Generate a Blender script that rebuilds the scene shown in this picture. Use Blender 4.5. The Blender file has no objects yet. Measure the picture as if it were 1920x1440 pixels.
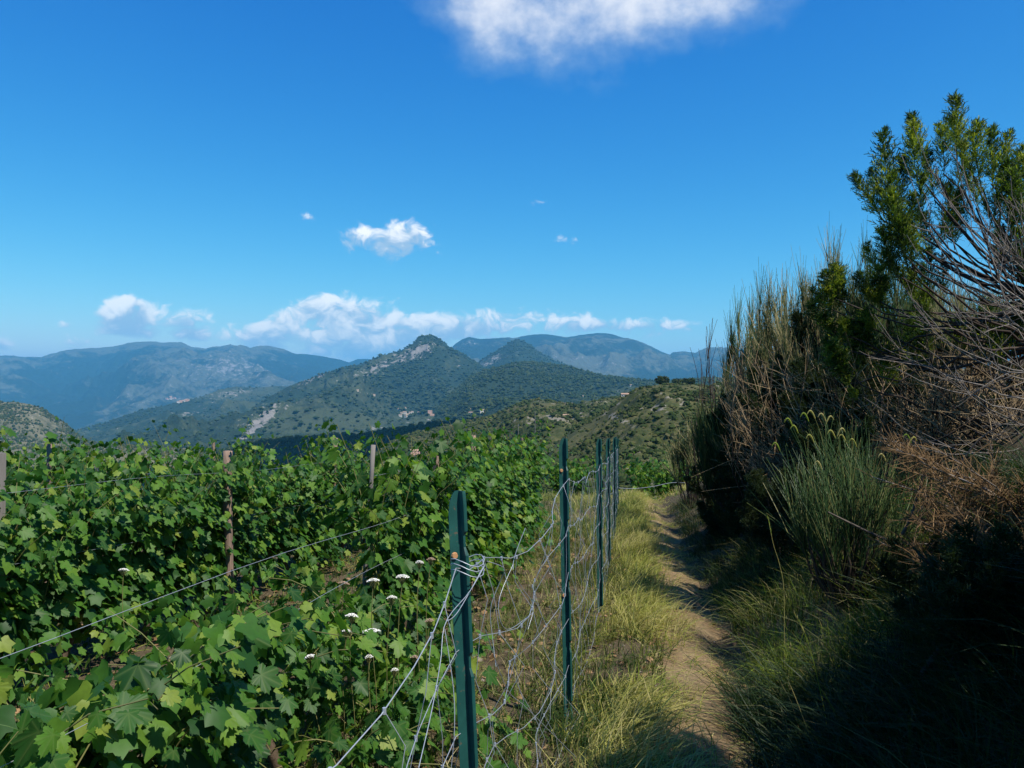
import bpy, math, random
import numpy as np
from mathutils import Vector, Matrix

scene = bpy.context.scene
COL = scene.collection
rng = np.random.default_rng(7)
random.seed(7)
R = math.radians
FPX = 1507.0                                  # focal length of the photograph in its own pixels


# ------------------------------------------------------------------ camera, sky, sun, exposure
cam_d = bpy.data.cameras.new('camera')
cam = bpy.data.objects.new('camera', cam_d)
COL.objects.link(cam)
cam.location = (0, 0, 0)                      # eye height, about 1.5 m above the path
cam.rotation_euler = (R(90), 0, 0)
cam_d.sensor_width = 36.0
cam_d.lens = 36.0 * FPX / 1920.0
cam_d.clip_start = 0.05
cam_d.clip_end = 90000
scene.camera = cam

SUN_EL, SUN_AZ = 57.0, 134.0                  # azimuth measured from the view direction towards the right
sun_d = bpy.data.lights.new('sun', 'SUN')
sun_d.energy = 5.0
sun_d.angle = R(0.53)
sun_d.color = (1.0, 0.94, 0.84)
sun = bpy.data.objects.new('sun', sun_d)
COL.objects.link(sun)
sdir = Vector((math.sin(R(SUN_AZ)) * math.cos(R(SUN_EL)), math.cos(R(SUN_AZ)) * math.cos(R(SUN_EL)), math.sin(R(SUN_EL))))
sun.rotation_euler = sdir.to_track_quat('Z', 'Y').to_euler()

scene.view_settings.view_transform = 'Standard'
scene.view_settings.look = 'None'
scene.view_settings.gamma = 1.0
scene.view_settings.exposure = 0.45
scene.view_settings.use_curve_mapping = False
scene.cycles.use_denoising = True
scene.cycles.volume_bounces = 1
scene.cycles.max_bounces = 8
scene.cycles.transparent_max_bounces = 8


class NT:
    """small helper for node trees"""
    def __init__(self, tree):
        self.t = tree
        self.n = tree.nodes
        self.l = tree.links

    def new(self, typ, **kw):
        n = self.n.new(typ)
        for k, v in kw.items():
            setattr(n, k, v)
        return n

    def put(self, sock, v):
        if isinstance(v, bpy.types.NodeSocket):
            self.l.new(v, sock)
        elif v is not None:
            sock.default_value = v

    def math(self, op, a, b=None, c=None, clamp=False):
        n = self.new('ShaderNodeMath', operation=op)
        n.use_clamp = clamp
        for i, v in enumerate((a, b, c)):
            self.put(n.inputs[i], v)
        return n.outputs[0]

    def noise(self, vec, scale, detail=4, rough=0.55, dist=0.0, dims='3D'):
        n = self.new('ShaderNodeTexNoise', noise_dimensions=dims)
        self.put(n.inputs['Vector'], vec)
        n.inputs['Scale'].default_value = scale
        n.inputs['Detail'].default_value = detail
        n.inputs['Roughness'].default_value = rough
        n.inputs['Distortion'].default_value = dist
        return n.outputs['Fac']

    def mix(self, f, a, b):
        n = self.new('ShaderNodeMix', data_type='RGBA')
        self.put(n.inputs[0], f)
        self.put(n.inputs[6], a if not isinstance(a, tuple) else (*a[:3], 1))
        self.put(n.inputs[7], b if not isinstance(b, tuple) else (*b[:3], 1))
        return n.outputs[2]

    def step(self, v, lo, hi):
        n = self.new('ShaderNodeMapRange', interpolation_type='SMOOTHSTEP')
        self.put(n.inputs[0], v)
        n.inputs[1].default_value = lo
        n.inputs[2].default_value = hi
        return n.outputs[0]

    def comb(self, x, y, z):
        n = self.new('ShaderNodeCombineXYZ')
        for i, v in enumerate((x, y, z)):
            self.put(n.inputs[i], v)
        return n.outputs[0]


def build_world():
    w = bpy.data.worlds.new('World')
    scene.world = w
    w.use_nodes = True
    w.node_tree.nodes.clear()
    g = NT(w.node_tree)
    out = g.new('ShaderNodeOutputWorld')
    sky = g.new('ShaderNodeTexSky')
    sky.sky_type = 'NISHITA'
    sky.sun_disc = False
    sky.sun_elevation = R(SUN_EL)
    sky.sun_rotation = R(SUN_AZ)
    sky.altitude = 300
    sky.air_density = 1.0
    sky.dust_density = 0.1
    sky.ozone_density = 2.0
    # a clear, deep Mediterranean blue: the channels of the sky graded one by one
    ss = g.new('ShaderNodeSeparateColor')
    g.l.new(sky.outputs[0], ss.inputs[0])
    ch = []
    for i, (k, pw) in enumerate(((1.72, 2.3), (1.30, 1.25), (1.18, .635))):
        v = g.math('MULTIPLY', ss.outputs[i], .105)
        ch.append(g.math('MULTIPLY', g.math('POWER', v, pw), k / .1))
    cc = g.new('ShaderNodeCombineColor')
    for i in range(3):
        g.l.new(ch[i], cc.inputs[i])
    bg_sky = g.new('ShaderNodeBackground')
    g.l.new(cc.outputs[0], bg_sky.inputs['Color'])
    bg_sky.inputs['Strength'].default_value = 0.073

    # clouds: patches in azimuth / elevation, broken up with noise
    tc = g.new('ShaderNodeTexCoord')
    sep = g.new('ShaderNodeSeparateXYZ')
    g.l.new(tc.outputs['Generated'], sep.inputs[0])
    az = g.math('ARCTAN2', sep.outputs[0], sep.outputs[1])
    el = g.math('ARCSINE', sep.outputs[2])

    def pxdir(x, y):
        u, v = (x - 960) / FPX, (720 - y) / FPX
        return math.atan(u), math.atan(v / math.sqrt(1 + u * u))

    # photo px centre, radii px, weight, group(0 low cumulus, 1 high soft cloud)
    CL = [
        (1095, -52, 270, 165, 1.35, 1), (1340, -10, 190, 56, .62, 1), (860, 0, 140, 60, .38, 1), (970, 100, 130, 60, .22, 1),
        (735, 452, 78, 28, 1.05, 0), (768, 432, 34, 30, .6, 0), (655, 438, 26, 24, .5, 0), (580, 409, 20, 14, .62, 0), (1060, 447, 26, 12, .40, 0), (1015, 383, 34, 9, .34, 0),
        (232, 594, 58, 34, 1.2, 0), (243, 574, 30, 26, .8, 0), (256, 622, 50, 16, .5, 0), (350, 604, 50, 28, .9, 0), (368, 630, 34, 13, .55, 0), (127, 608, 24, 10, .5, 0),
        (140, 642, 46, 14, .55, 0), (0, 645, 24, 16, .7, 0),
        (482, 632, 52, 28, .95, 0), (530, 600, 34, 28, .6, 0), (590, 570, 40, 24, .6, 0), (655, 585, 90, 34, .95, 0), (620, 640, 120, 36, .75, 0), (715, 650, 90, 34, .8, 0),
        (800, 618, 90, 24, .8, 0), (900, 612, 130, 24, .85, 0), (960, 588, 100, 12, .4, 0), (1090, 607, 70, 18, .75, 0), (1180, 614, 90, 18, .5, 0), (1265, 608, 90, 14, .5, 0),
        (-260, 640, 220, 34, .7, 0), (2200, 630, 220, 26, .6, 0),
    ]

    def billow(v, scale):
        n = g.new('ShaderNodeTexVoronoi', feature='F1', voronoi_dimensions='2D')
        g.l.new(v, n.inputs['Vector'])
        n.inputs['Scale'].default_value = scale
        n.inputs['Detail'].default_value = 1.0
        n.inputs['Roughness'].default_value = .5
        return g.math('SUBTRACT', .45, n.outputs['Distance'])

    def vmath(op, a, b=None, c=None, scale=None, out=0):
        n = g.new('ShaderNodeVectorMath', operation=op)
        for i, q in enumerate((a, b, c)):
            g.put(n.inputs[i], q)
        if scale is not None:
            g.put(n.inputs['Scale'], scale)
        return n.outputs[out]

    v = g.comb(az, g.math('MULTIPLY', el, 1.35), 0.0)
    nw = g.new('ShaderNodeTexNoise', noise_dimensions='2D')
    g.l.new(v, nw.inputs['Vector'])
    nw.inputs['Scale'].default_value = 24
    nw.inputs['Detail'].default_value = 2
    vw = vmath('ADD', v, vmath('SCALE', nw.outputs['Color'], scale=.034))
    nlo = g.math('SUBTRACT', g.noise(vw, 34, 7, .62, 0, '2D'), .5)
    nbi = g.math('ADD', g.math('MULTIPLY', billow(vw, 36), .75), g.math('MULTIPLY', billow(vw, 84), .45))
    nhi = g.math('SUBTRACT', g.noise(v, 8, 8, .58, 0, '2D'), .5)
    P2 = g.comb(az, el, 0.0)
    tot, hv = {0: 0.0, 1: 0.0}, (0, 0, 0)
    for (x, y, rx, ry, wgt, grp) in CL:
        ca, ce = pxdir(x, y)
        kx, ky = FPX / (rx * math.cos(ca) ** 2), FPX / (ry * math.cos(ca))
        d = vmath('MULTIPLY_ADD', P2, (kx, ky, 0), (-ca * kx, -ce * ky, 0))
        gs = g.math('POWER', 0.36788, vmath('DOT_PRODUCT', d, d, out=1))
        tot[grp] = g.math('MULTIPLY_ADD', gs, wgt, tot[grp])
        if grp == 0:
            hv = vmath('ADD', hv, vmath('SCALE', d, scale=g.math('MULTIPLY', gs, wgt)))
    hs = g.new('ShaderNodeSeparateXYZ')
    g.l.new(hv, hs.inputs[0])
    # low cumulus
    d0 = g.math('ADD', g.math('ADD', g.math('MULTIPLY', nlo, 2.1), g.math('MULTIPLY', nbi, 1.0)), g.math('SUBTRACT', g.math('MULTIPLY', g.math('MINIMUM', tot[0], 1.1), 1.85), .46))
    gate = g.math('MINIMUM', g.math('MULTIPLY', tot[0], 4.0), 1.0)
    c0 = g.math('MULTIPLY', g.step(d0, 0.0, 1.05), gate)
    h0 = g.math('DIVIDE', hs.outputs[1], g.math('ADD', tot[0], .05))
    lit0 = g.step(g.math('ADD', g.math('ADD', h0, g.math('MULTIPLY', nlo, 2.2)), g.math('MULTIPLY', nbi, .9)), -.75, .55)
    # the high soft cloud
    d1 = g.math('ADD', g.math('MULTIPLY', nhi, 1.7), g.math('SUBTRACT', g.math('MINIMUM', tot[1], 1.5), .34))
    c1 = g.math('MULTIPLY', g.step(d1, 0.0, 1.35), g.math('MINIMUM', g.math('MULTIPLY', tot[1], 3.0), 1.0))
    lit1 = g.step(c1, .2, 1.0)
    col0 = g.mix(lit0, (.50, .70, .92), (1.50, 1.45, 1.37))
    col1 = g.mix(lit1, (.42, .62, .86), (1.12, 1.14, 1.18))
    a0 = g.math('MULTIPLY', c0, .88)
    a1 = g.math('MULTIPLY', c1, .95)
    cover = g.math('MAXIMUM', a0, a1)
    ccol = g.mix(g.math('GREATER_THAN', a1, a0), col0, col1)
    bg_c = g.new('ShaderNodeBackground')
    g.l.new(ccol, bg_c.inputs['Color'])
    bg_c.inputs['Strength'].default_value = 0.66
    mx = g.new('ShaderNodeMixShader')
    g.l.new(cover, mx.inputs[0])
    g.l.new(bg_sky.outputs[0], mx.inputs[1])
    g.l.new(bg_c.outputs[0], mx.inputs[2])
    g.l.new(mx.outputs[0], out.inputs['Surface'])
    w.cycles.sampling_method = 'MANUAL'
    w.cycles.sample_map_resolution = 512


build_world()


# ------------------------------------------------------------------ helpers
def put(name, me, parent=None, loc=None):
    o = bpy.data.objects.new(name, me)
    COL.objects.link(o)
    if parent is not None:
        o.parent = parent
    if loc is not None:
        o.location = loc
    return o


def tag(o, label=None, cat=None, group=None, kind=None):
    if label:
        n = len(label.split())
        if not 4 <= n <= 16:
            print('LABEL LENGTH', n, label)
        o['label'] = label
    if cat:
        o['category'] = cat
    if group:
        o['group'] = group
    if kind:
        o['kind'] = kind
    return o


def empty(name, loc, label=None, cat=None, group=None):
    o = bpy.data.objects.new(name, None)
    o.empty_display_size = 0.1
    COL.objects.link(o)
    o.location = loc
    return tag(o, label, cat, group)


def mesh_np(name, V, F, mat=None, smooth=False, attrs=None):
    """V (n,3), F list of int arrays each (m,k); attrs: dict name -> (n,) float or (n,3|4) colour"""
    V = np.asarray(V, dtype=np.float32)
    Fs = F if isinstance(F, list) else [F]
    Fs = [np.asarray(f, dtype=np.int32) for f in Fs if len(f)]
    me = bpy.data.meshes.new(name)
    me.vertices.add(len(V))
    me.vertices.foreach_set('co', V.ravel())
    nl = sum(f.size for f in Fs)
    npoly = sum(len(f) for f in Fs)
    me.loops.add(nl)
    me.polygons.add(npoly)
    me.loops.foreach_set('vertex_index', np.concatenate([f.ravel() for f in Fs]))
    tot = np.concatenate([np.full(len(f), f.shape[1], np.int32) for f in Fs])
    start = np.zeros(npoly, np.int32)
    start[1:] = np.cumsum(tot)[:-1]
    me.polygons.foreach_set('loop_start', start)
    me.polygons.foreach_set('use_smooth', np.full(npoly, bool(smooth)))
    me.update(calc_edges=True)
    for k, a in (attrs or {}).items():
        a = np.asarray(a, np.float32)
        if a.ndim == 1:
            at = me.attributes.new(k, 'FLOAT', 'POINT')
            at.data.foreach_set('value', a)
        else:
            if a.shape[1] == 3:
                a = np.concatenate([a, np.ones((len(a), 1), np.float32)], 1)
            at = me.attributes.new(k, 'FLOAT_COLOR', 'POINT')
            at.data.foreach_set('color', a.ravel())
    if mat is not None:
        me.materials.append(mat)
    return me


class Geo:
    """collects pieces of geometry for one mesh"""
    def __init__(self):
        self.V, self.T, self.Q, self.A = [], [], [], []
        self.n = 0

    def add(self, V, F, tint=None):
        V = np.asarray(V, float).reshape(-1, 3)
        for f in (F if isinstance(F, list) else [F]):
            f = np.asarray(f)
            if len(f):
                (self.Q if f.shape[1] == 4 else self.T).append(f + self.n)
        self.V.append(V)
        if tint is None:
            tint = np.zeros(len(V))
        elif np.isscalar(tint):
            tint = np.full(len(V), tint)
        self.A.append(tint)
        self.n += len(V)
        return self

    def mesh(self, name, mat, smooth=False, attr='tint'):
        F = []
        if self.T:
            F.append(np.concatenate(self.T))
        if self.Q:
            F.append(np.concatenate(self.Q))
        return mesh_np(name, np.concatenate(self.V), F, mat, smooth, {attr: np.concatenate(self.A)})


def norm(v):
    return v / np.maximum(np.linalg.norm(v, axis=-1, keepdims=True), 1e-9)


def tubes(P, rad, sides=4, cap=False):
    """P (m,n,3) polylines, rad scalar / (n,) / (m,n)"""
    P = np.asarray(P, float)
    if P.ndim == 2:
        P = P[None]
    m, n, _ = P.shape
    rad = np.broadcast_to(np.asarray(rad, float), (m, n))
    T = np.gradient(P, axis=1)
    T = norm(T)
    mean = norm(P[:, -1] - P[:, 0] + 1e-6)
    ref = np.where(np.abs(mean[:, 2:3]) > .8, np.array([[1.0, .13, 0]]), np.array([[0, .1, 1.0]]))[:, None, :]
    A = norm(np.cross(T, ref))
    B = np.cross(T, A)
    ang = np.arange(sides) * 2 * math.pi / sides
    V = P[:, :, None, :] + rad[:, :, None, None] * (np.cos(ang)[None, None, :, None] * A[:, :, None, :] + np.sin(ang)[None, None, :, None] * B[:, :, None, :])
    idx = np.arange(m * n * sides).reshape(m, n, sides)
    a = idx[:, :-1, :]
    b = idx[:, 1:, :]
    F = np.stack([a, np.roll(a, -1, 2), np.roll(b, -1, 2), b], -1).reshape(-1, 4)
    out = [F]
    if cap and sides == 4:
        out.append(np.concatenate([idx[:, 0, ::-1], idx[:, -1, :]]))
    return V.reshape(-1, 3), out


def blades(base, head, length, width, droop, segs=3, curl=None):
    """thin tapering grass blades; head (m,3) start direction, droop (m,3) added over its length"""
    m = len(base)
    t = np.linspace(0, 1, segs + 1)[None, :, None]
    L = length[:, None, None]
    C = base[:, None, :] + L * (head[:, None, :] * t + droop[:, None, :] * t ** 2)
    T = norm(np.gradient(C, axis=1))
    side = norm(np.cross(T, np.array([0.0, 0, 1]) + 1e-3))
    if curl is not None:
        N = np.cross(side, T)
        side = side * np.cos(curl)[:, None, None] + N * np.sin(curl)[:, None, None]
    w = (width[:, None] * (1 - np.linspace(0, 1, segs + 1) ** 2 * .95)[None, :])[:, :, None]
    V = np.stack([C - side * w / 2, C + side * w / 2], 2)
    idx = np.arange(m * (segs + 1) * 2).reshape(m, segs + 1, 2)
    F = np.stack([idx[:, :-1, 0], idx[:, :-1, 1], idx[:, 1:, 1], idx[:, 1:, 0]], -1).reshape(-1, 4)
    return V.reshape(-1, 3), F, (segs + 1) * 2


def instances(V0, F0, M, T):
    """joined copies of a small mesh"""
    V = np.einsum('mij,vj->mvi', M, V0) + T[:, None, :]
    n = len(V0)
    off = (np.arange(len(M)) * n)
    out = [(f[None] + off[:, None, None]).reshape(-1, f.shape[1]) for f in F0]
    return V.reshape(-1, 3), out


def frame_from(dirn, normal):
    """matrices whose Y axis is dirn and Z axis close to normal"""
    y = norm(dirn)
    z = normal - (normal * y).sum(-1, keepdims=True) * y
    z = norm(z)
    x = np.cross(y, z)
    return np.stack([x, y, z], -1)


# numpy value noise ----------------------------------------------------------------
def _hash(ix, iy, seed):
    h = (ix.astype(np.int64) * 374761393 + iy.astype(np.int64) * 668265263 + seed * 1442695041) & 0xffffffff
    h = ((h ^ (h >> 13)) * 1274126177) & 0xffffffff
    h = h ^ (h >> 16)
    return (h & 0xffffff) / float(0xffffff)


def vnoise(x, y, seed=0):
    ix, iy = np.floor(x), np.floor(y)
    fx, fy = x - ix, y - iy
    fx = fx * fx * fx * (fx * (fx * 6 - 15) + 10)
    fy = fy * fy * fy * (fy * (fy * 6 - 15) + 10)
    a, b = _hash(ix, iy, seed), _hash(ix + 1, iy, seed)
    c, d = _hash(ix, iy + 1, seed), _hash(ix + 1, iy + 1, seed)
    return (a + (b - a) * fx) * (1 - fy) + (c + (d - c) * fx) * fy


def fbm(x, y, oct=5, seed=0, gain=.5, ridged=False):
    s, amp, tot = 0, 1.0, 0
    for k in range(oct):
        v = vnoise(x * 2 ** k + 17.3 * k, y * 2 ** k - 9.1 * k, seed + k * 31)
        if ridged:
            v = 1 - np.abs(2 * v - 1)
        s = s + v * amp
        tot += amp
        amp *= gain
    return s / tot


def smooth(x, lo, hi):
    t = np.clip((x - lo) / (hi - lo), 0, 1)
    return t * t * (3 - 2 * t)


def px(x, y, Y):
    """the point at depth Y seen at pixel x,y of the photograph (used to measure real positions)"""
    return np.array([(x - 960) / FPX * Y, Y, (720 - y) / FPX * Y])


# ------------------------------------------------------------------ materials
def new_mat(name):
    m = bpy.data.materials.new(name)
    m.use_nodes = True
    m.node_tree.nodes.clear()
    g = NT(m.node_tree)
    out = g.new('ShaderNodeOutputMaterial')
    return m, g, out


def principled(g, out, color, rough=.8, spec=.3, metal=0.0, bump=None, bump_d=.01, bump_s=.5):
    b = g.new('ShaderNodeBsdfPrincipled')
    g.put(b.inputs['Base Color'], color if not isinstance(color, tuple) else (*color[:3], 1))
    g.put(b.inputs['Roughness'], rough)
    b.inputs['Specular IOR Level'].default_value = spec
    b.inputs['Metallic'].default_value = metal
    if bump is not None:
        bn = g.new('ShaderNodeBump')
        bn.inputs['Strength'].default_value = bump_s
        bn.inputs['Distance'].default_value = bump_d
        g.put(bn.inputs['Height'], bump)
        g.l.new(bn.outputs[0], b.inputs['Normal'])
    g.l.new(b.outputs[0], out.inputs['Surface'])
    return b


def objcoord(g):
    return g.new('ShaderNodeTexCoord').outputs['Object']


def leafy_mat(name, stops, trans=.35, rough=.5, spec=.35, tcol=(1.5, 1.6, .7), vein=None):
    """foliage: colour picked by the 'tint' attribute plus a per-object random, part of the light passes through"""
    m, g, out = new_mat(name)
    at = g.new('ShaderNodeAttribute')
    at.attribute_name = 'tint'
    oi = g.new('ShaderNodeObjectInfo')
    f = g.math('FRACT', g.math('ADD', at.outputs['Fac'], oi.outputs['Random']))
    cr = g.new('ShaderNodeValToRGB')
    el = cr.color_ramp.elements
    el[0].position, el[0].color = stops[0][0], (*stops[0][1], 1)
    el[1].position, el[1].color = stops[-1][0], (*stops[-1][1], 1)
    for p, c in stops[1:-1]:
        e = el.new(p)
        e.color = (*c, 1)
    g.l.new(f, cr.inputs[0])
    col = cr.outputs[0]
    nz = g.noise(g.new('ShaderNodeNewGeometry').outputs['Position'], 60, 3)
    col = g.mix(g.math('MULTIPLY', g.step(nz, .3, .75), .35), col, g.mix(.6, col, (.02, .035, .012)))
    if vein is not None:
        va = g.new('ShaderNodeAttribute')
        va.attribute_name = 'vein'
        col = g.mix(g.math('MULTIPLY', g.math('POWER', va.outputs['Fac'], 4.0), .40), col, vein)
    b = g.new('ShaderNodeBsdfPrincipled')
    g.l.new(col, b.inputs['Base Color'])
    b.inputs['Roughness'].default_value = rough
    b.inputs['Specular IOR Level'].default_value = spec
    tr = g.new('ShaderNodeBsdfTranslucent')
    mul = g.new('ShaderNodeMix', data_type='RGBA', blend_type='MULTIPLY')
    mul.inputs[0].default_value = 1.0
    g.l.new(col, mul.inputs[6])
    mul.inputs[7].default_value = (*tcol, 1)
    g.l.new(mul.outputs[2], tr.inputs['Color'])
    mx = g.new('ShaderNodeMixShader')
    mx.inputs[0].default_value = trans
    g.l.new(b.outputs[0], mx.inputs[1])
    g.l.new(tr.outputs[0], mx.inputs[2])
    g.l.new(mx.outputs[0], out.inputs['Surface'])
    return m


# ------------------------------------------------------------------ far terrain
def crestline(pts, u):
    xs = np.array([p[0] for p in pts], float)
    ys = np.array([p[1] for p in pts], float)
    x = u * FPX + 960
    return (720 - np.interp(x, xs, ys)) / FPX


def terrain_mat(name, forest, scrub, rock, scale, bump_d):
    """forest / scrub / rock by the painted 'cover' attribute (r rock, g scrub) broken up with noise"""
    m, g, out = new_mat(name)
    at = g.new('ShaderNodeAttribute')
    at.attribute_name = 'cover'
    sp = g.new('ShaderNodeSeparateColor')
    g.l.new(at.outputs['Color'], sp.inputs[0])
    P = g.new('ShaderNodeNewGeometry').outputs['Position']
    n1 = g.noise(P, 1 / scale, 6, .65)
    n2 = g.noise(P, 6.5 / scale, 5, .7)
    n3 = g.noise(P, 30 / scale, 2, .6)
    fcol = g.mix(n3, tuple(c * .55 for c in forest), tuple(c * 1.45 for c in forest))
    scol = g.mix(n2, tuple(c * .7 for c in scrub), tuple(c * 1.25 for c in scrub))
    rcol = g.mix(n2, tuple(c * .6 for c in rock), tuple(c * 1.2 for c in rock))
    sm = g.math('ADD', g.math('ADD', sp.outputs[1], g.math('MULTIPLY', g.math('SUBTRACT', n1, .5), 1.5)), g.math('MULTIPLY', g.math('SUBTRACT', n2, .5), .9))
    rm = g.math('ADD', g.math('ADD', sp.outputs[0], g.math('MULTIPLY', g.math('SUBTRACT', n2, .5), 2.3)), g.math('MULTIPLY', g.math('SUBTRACT', n1, .5), .6))
    col = g.mix(g.step(sm, .35, .65), fcol, scol)
    col = g.mix(g.step(rm, .5, .68), col, rcol)
    h = g.math('ADD', g.math('MULTIPLY', n3, .6), n2)
    principled(g, out, col, .95, .1, bump=h, bump_d=bump_d, bump_s=.8)
    return m


def ell(x, y, cx, cy, rx, ry, rot=0.0):
    c, s = math.cos(R(rot)), math.sin(R(rot))
    dx, dy = x - cx, y - cy
    a, b = (dx * c + dy * s) / rx, (-dx * s + dy * c) / ry
    return np.exp(-(a * a + b * b))


def layer(name, crest, foot_y, Dc, Df, mat, cols, rows, amp, wl, seed, cover, prof=1.0, back=.3, jit=.4, spur=1.0):
    x0, x1 = crest[0][0], crest[-1][0]
    u = np.linspace((x0 - 960) / FPX, (x1 - 960) / FPX, cols)
    Dc_ = np.interp(u * FPX + 960, [p[0] for p in Dc], [p[1] for p in Dc]) if isinstance(Dc, list) else np.full(cols, float(Dc))
    Df_ = np.interp(u * FPX + 960, [p[0] for p in Df], [p[1] for p in Df]) if isinstance(Df, list) else np.full(cols, float(Df))
    ce = crestline(crest, u)
    ce = ce + (fbm(u * FPX / 9 + 3, u * 0 + seed, 4, seed) - .5) * jit * 4 / FPX
    fe = crestline(foot_y, u) if isinstance(foot_y, list) else np.full(cols, (720 - foot_y) / FPX)
    tf = np.linspace(0, 1, rows)
    tb = 1 + np.linspace(0, 1, max(8, rows // 8))[1:] * back
    t = np.concatenate([tf, tb])[:, None]
    Y = Df_[None] + (Dc_ - Df_)[None] * t
    zc, zf = (ce * Dc_)[None], (fe * Df_)[None]
    tt = np.minimum(t, 1) ** prof
    Z = zf + (zc - zf) * tt
    Z = Z - np.where(t > 1, (t - 1) ** 1.2 * np.abs(zc - zf) * 1.6, 0)
    U = np.broadcast_to(u[None], Y.shape)
    X = U * Y
    # spurs and gullies running down the slope, finer relief on top
    wx = fbm(X / wl * .7, Y / wl * .7, 3, seed + 5) * 1.2
    g1 = fbm(X / wl + wx, Y / wl * .45 + wx * .5, 6, seed, .52, True)
    g2 = fbm(X / wl * 3.1, Y / wl * 3.1, 5, seed + 9, .55)
    w = np.clip(np.sin(np.clip(t, 0, 1) * math.pi) ** .7, 0, 1) * spur
    Z = Z + amp * ((g1 - .62) * w * 1.3 + (g2 - .5) * .45 * np.maximum(w, .12))
    V = np.stack([X, Y, Z], -1).reshape(-1, 3)
    nr = len(t)
    idx = np.arange(nr * cols).reshape(nr, cols)
    F = np.stack([idx[:-1, :-1], idx[:-1, 1:], idx[1:, 1:], idx[1:, :-1]], -1).reshape(-1, 4)
    PX = 960 + FPX * V[:, 0] / V[:, 1]
    PY = 720 - FPX * V[:, 2] / V[:, 1]
    tflat = np.broadcast_to(t, Y.shape).ravel()
    cov = cover(PX, PY, tflat, g1.ravel())
    cov = np.stack([cov[0] + 0 * PX, cov[1] + 0 * PX, 0 * PX], -1)
    me = mesh_np(name, V, F, mat, True, {'cover': cov})
    o = tag(put(name, me), kind='structure')
    layer_out[name] = (o, V, F, cov, PX, PY)
    return layer_out[name]


M_far = terrain_mat('far_mountain', (.015, .029, .027), (.092, .102, .080), (.24, .23, .22), 380, 34)
M_mid = terrain_mat('mountain', (.020, .036, .022), (.052, .068, .038), (.225, .21, .19), 170, 8)
M_hill = terrain_mat('dry_hill', (.04, .052, .024), (.13, .12, .068), (.27, .24, .19), 110, 3)
M_near = terrain_mat('near_hill', (.038, .050, .016), (.082, .080, .032), (.21, .19, .15), 26, .5)

# valley floor: one sheet to the horizon
n = 120
gx = np.linspace(-1, 1, n)
gx = np.sign(gx) * np.abs(gx) ** 1.6 * 24000
XX, YY = np.meshgrid(gx, gx + 6000)
rad = np.hypot(XX, YY)
ZZ = -40 - 420 * smooth(rad, 60, 2500) + fbm(XX / 900, YY / 900, 5, 3) * 60 - 30
idx = np.arange(n * n).reshape(n, n)
F = np.stack([idx[:-1, :-1], idx[:-1, 1:], idx[1:, 1:], idx[1:, :-1]], -1).reshape(-1, 4)
V = np.stack([XX, YY, ZZ], -1).reshape(-1, 3)
tag(put('valley', mesh_np('valley', V, F, M_hill, True, {'cover': np.tile([.1, .45, 0], (n * n, 1))})), kind='structure')

# the long range on the left
layer_out = {}
L1 = [(-420, 700), (-200, 668), (-80, 676), (0, 671), (25, 669), (48, 672), (80, 670), (105, 664), (130, 656), (160, 654), (185, 652), (215, 648), (240, 642), (285, 639), (305, 642), (340, 641), (358, 650), (385, 654),
      (400, 650), (418, 649), (432, 645), (455, 651), (472, 656), (490, 653), (508, 651), (530, 655), (555, 664), (580, 665), (610, 670), (640, 675), (655, 680), (672, 674), (690, 673), (720, 682), (760, 700), (900, 720)]
layer('mountain_range', L1, 812, 11500, 6500, M_far, 520, 170, 560, 1350, 11,
      lambda x, y, t, g: (.16 * smooth(g, .62, .85) + .5 * ell(x, y, 330, 747, 26, 3) + .32 * ell(x, y, 440, 690, 120, 30) + .25 * ell(x, y, 110, 690, 70, 22) + .3 * ell(x, y, 230, 745, 50, 14, 20),
                          .22 + .5 * smooth(t, .8, 1.0) * ell(x, y, 300, 650, 240, 24) + .35 * smooth(g, .55, .8)), prof=.95)
# the rounded mountain on the right
L2 = [(700, 716), (780, 690), (845, 652), (858, 641), (868, 635), (878, 632), (890, 634), (905, 636), (940, 634), (965, 634), (980, 631), (1000, 628), (1025, 626), (1045, 629), (1062, 631), (1078, 629), (1098, 626), (1115, 624),
      (1140, 624), (1155, 628), (1168, 633), (1185, 636), (1205, 643), (1222, 650), (1240, 659), (1256, 665), (1262, 660), (1285, 659), (1305, 662), (1325, 657), (1345, 655), (1375, 656), (1430, 654), (1520, 662), (1640, 650), (1760, 655), (1900, 648), (2200, 690), (2400, 700)]
layer('mountain_ridge', L2, [(700, 790), (1250, 770), (2400, 790)], 9800, 5800, M_far, 560, 150, 480, 1150, 23,
      lambda x, y, t, g: (.42 * ell(x, y, 880, 642, 26, 10) + .20 * ell(x, y, 1080, 672, 70, 12) + .22 * ell(x, y, 1150, 685, 40, 12) + .12 * smooth(g, .6, .85),
                          .20 + .4 * smooth(g, .55, .85) + .25 * ell(x, y, 1100, 680, 160, 30)), prof=1.05)
# terraced shoulder between the range and the peak
L3c = [(-100, 830), (120, 818), (170, 803), (215, 786), (262, 770), (330, 756), (372, 746), (410, 731), (440, 725), (472, 727), (520, 724), (560, 724), (600, 716), (660, 708), (760, 720), (900, 760)]
layer('terraced_hill', L3c, 868, [(-100, 3600), (300, 4200), (520, 5200), (900, 5400)], 2700, M_mid, 420, 110, 150, 520, 37,
      lambda x, y, t, g: (.55 * ell(x, y, 440, 737, 66, 8, -8) + .30 * ell(x, y, 205, 790, 60, 18, -25) + .32 * ell(x, y, 370, 770, 60, 14, -15) + .15 * smooth(g, .6, .85),
                          .22 + .5 * ell(x, y, 450, 738, 110, 16) + .3 * smooth(g, .5, .8)))
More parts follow.
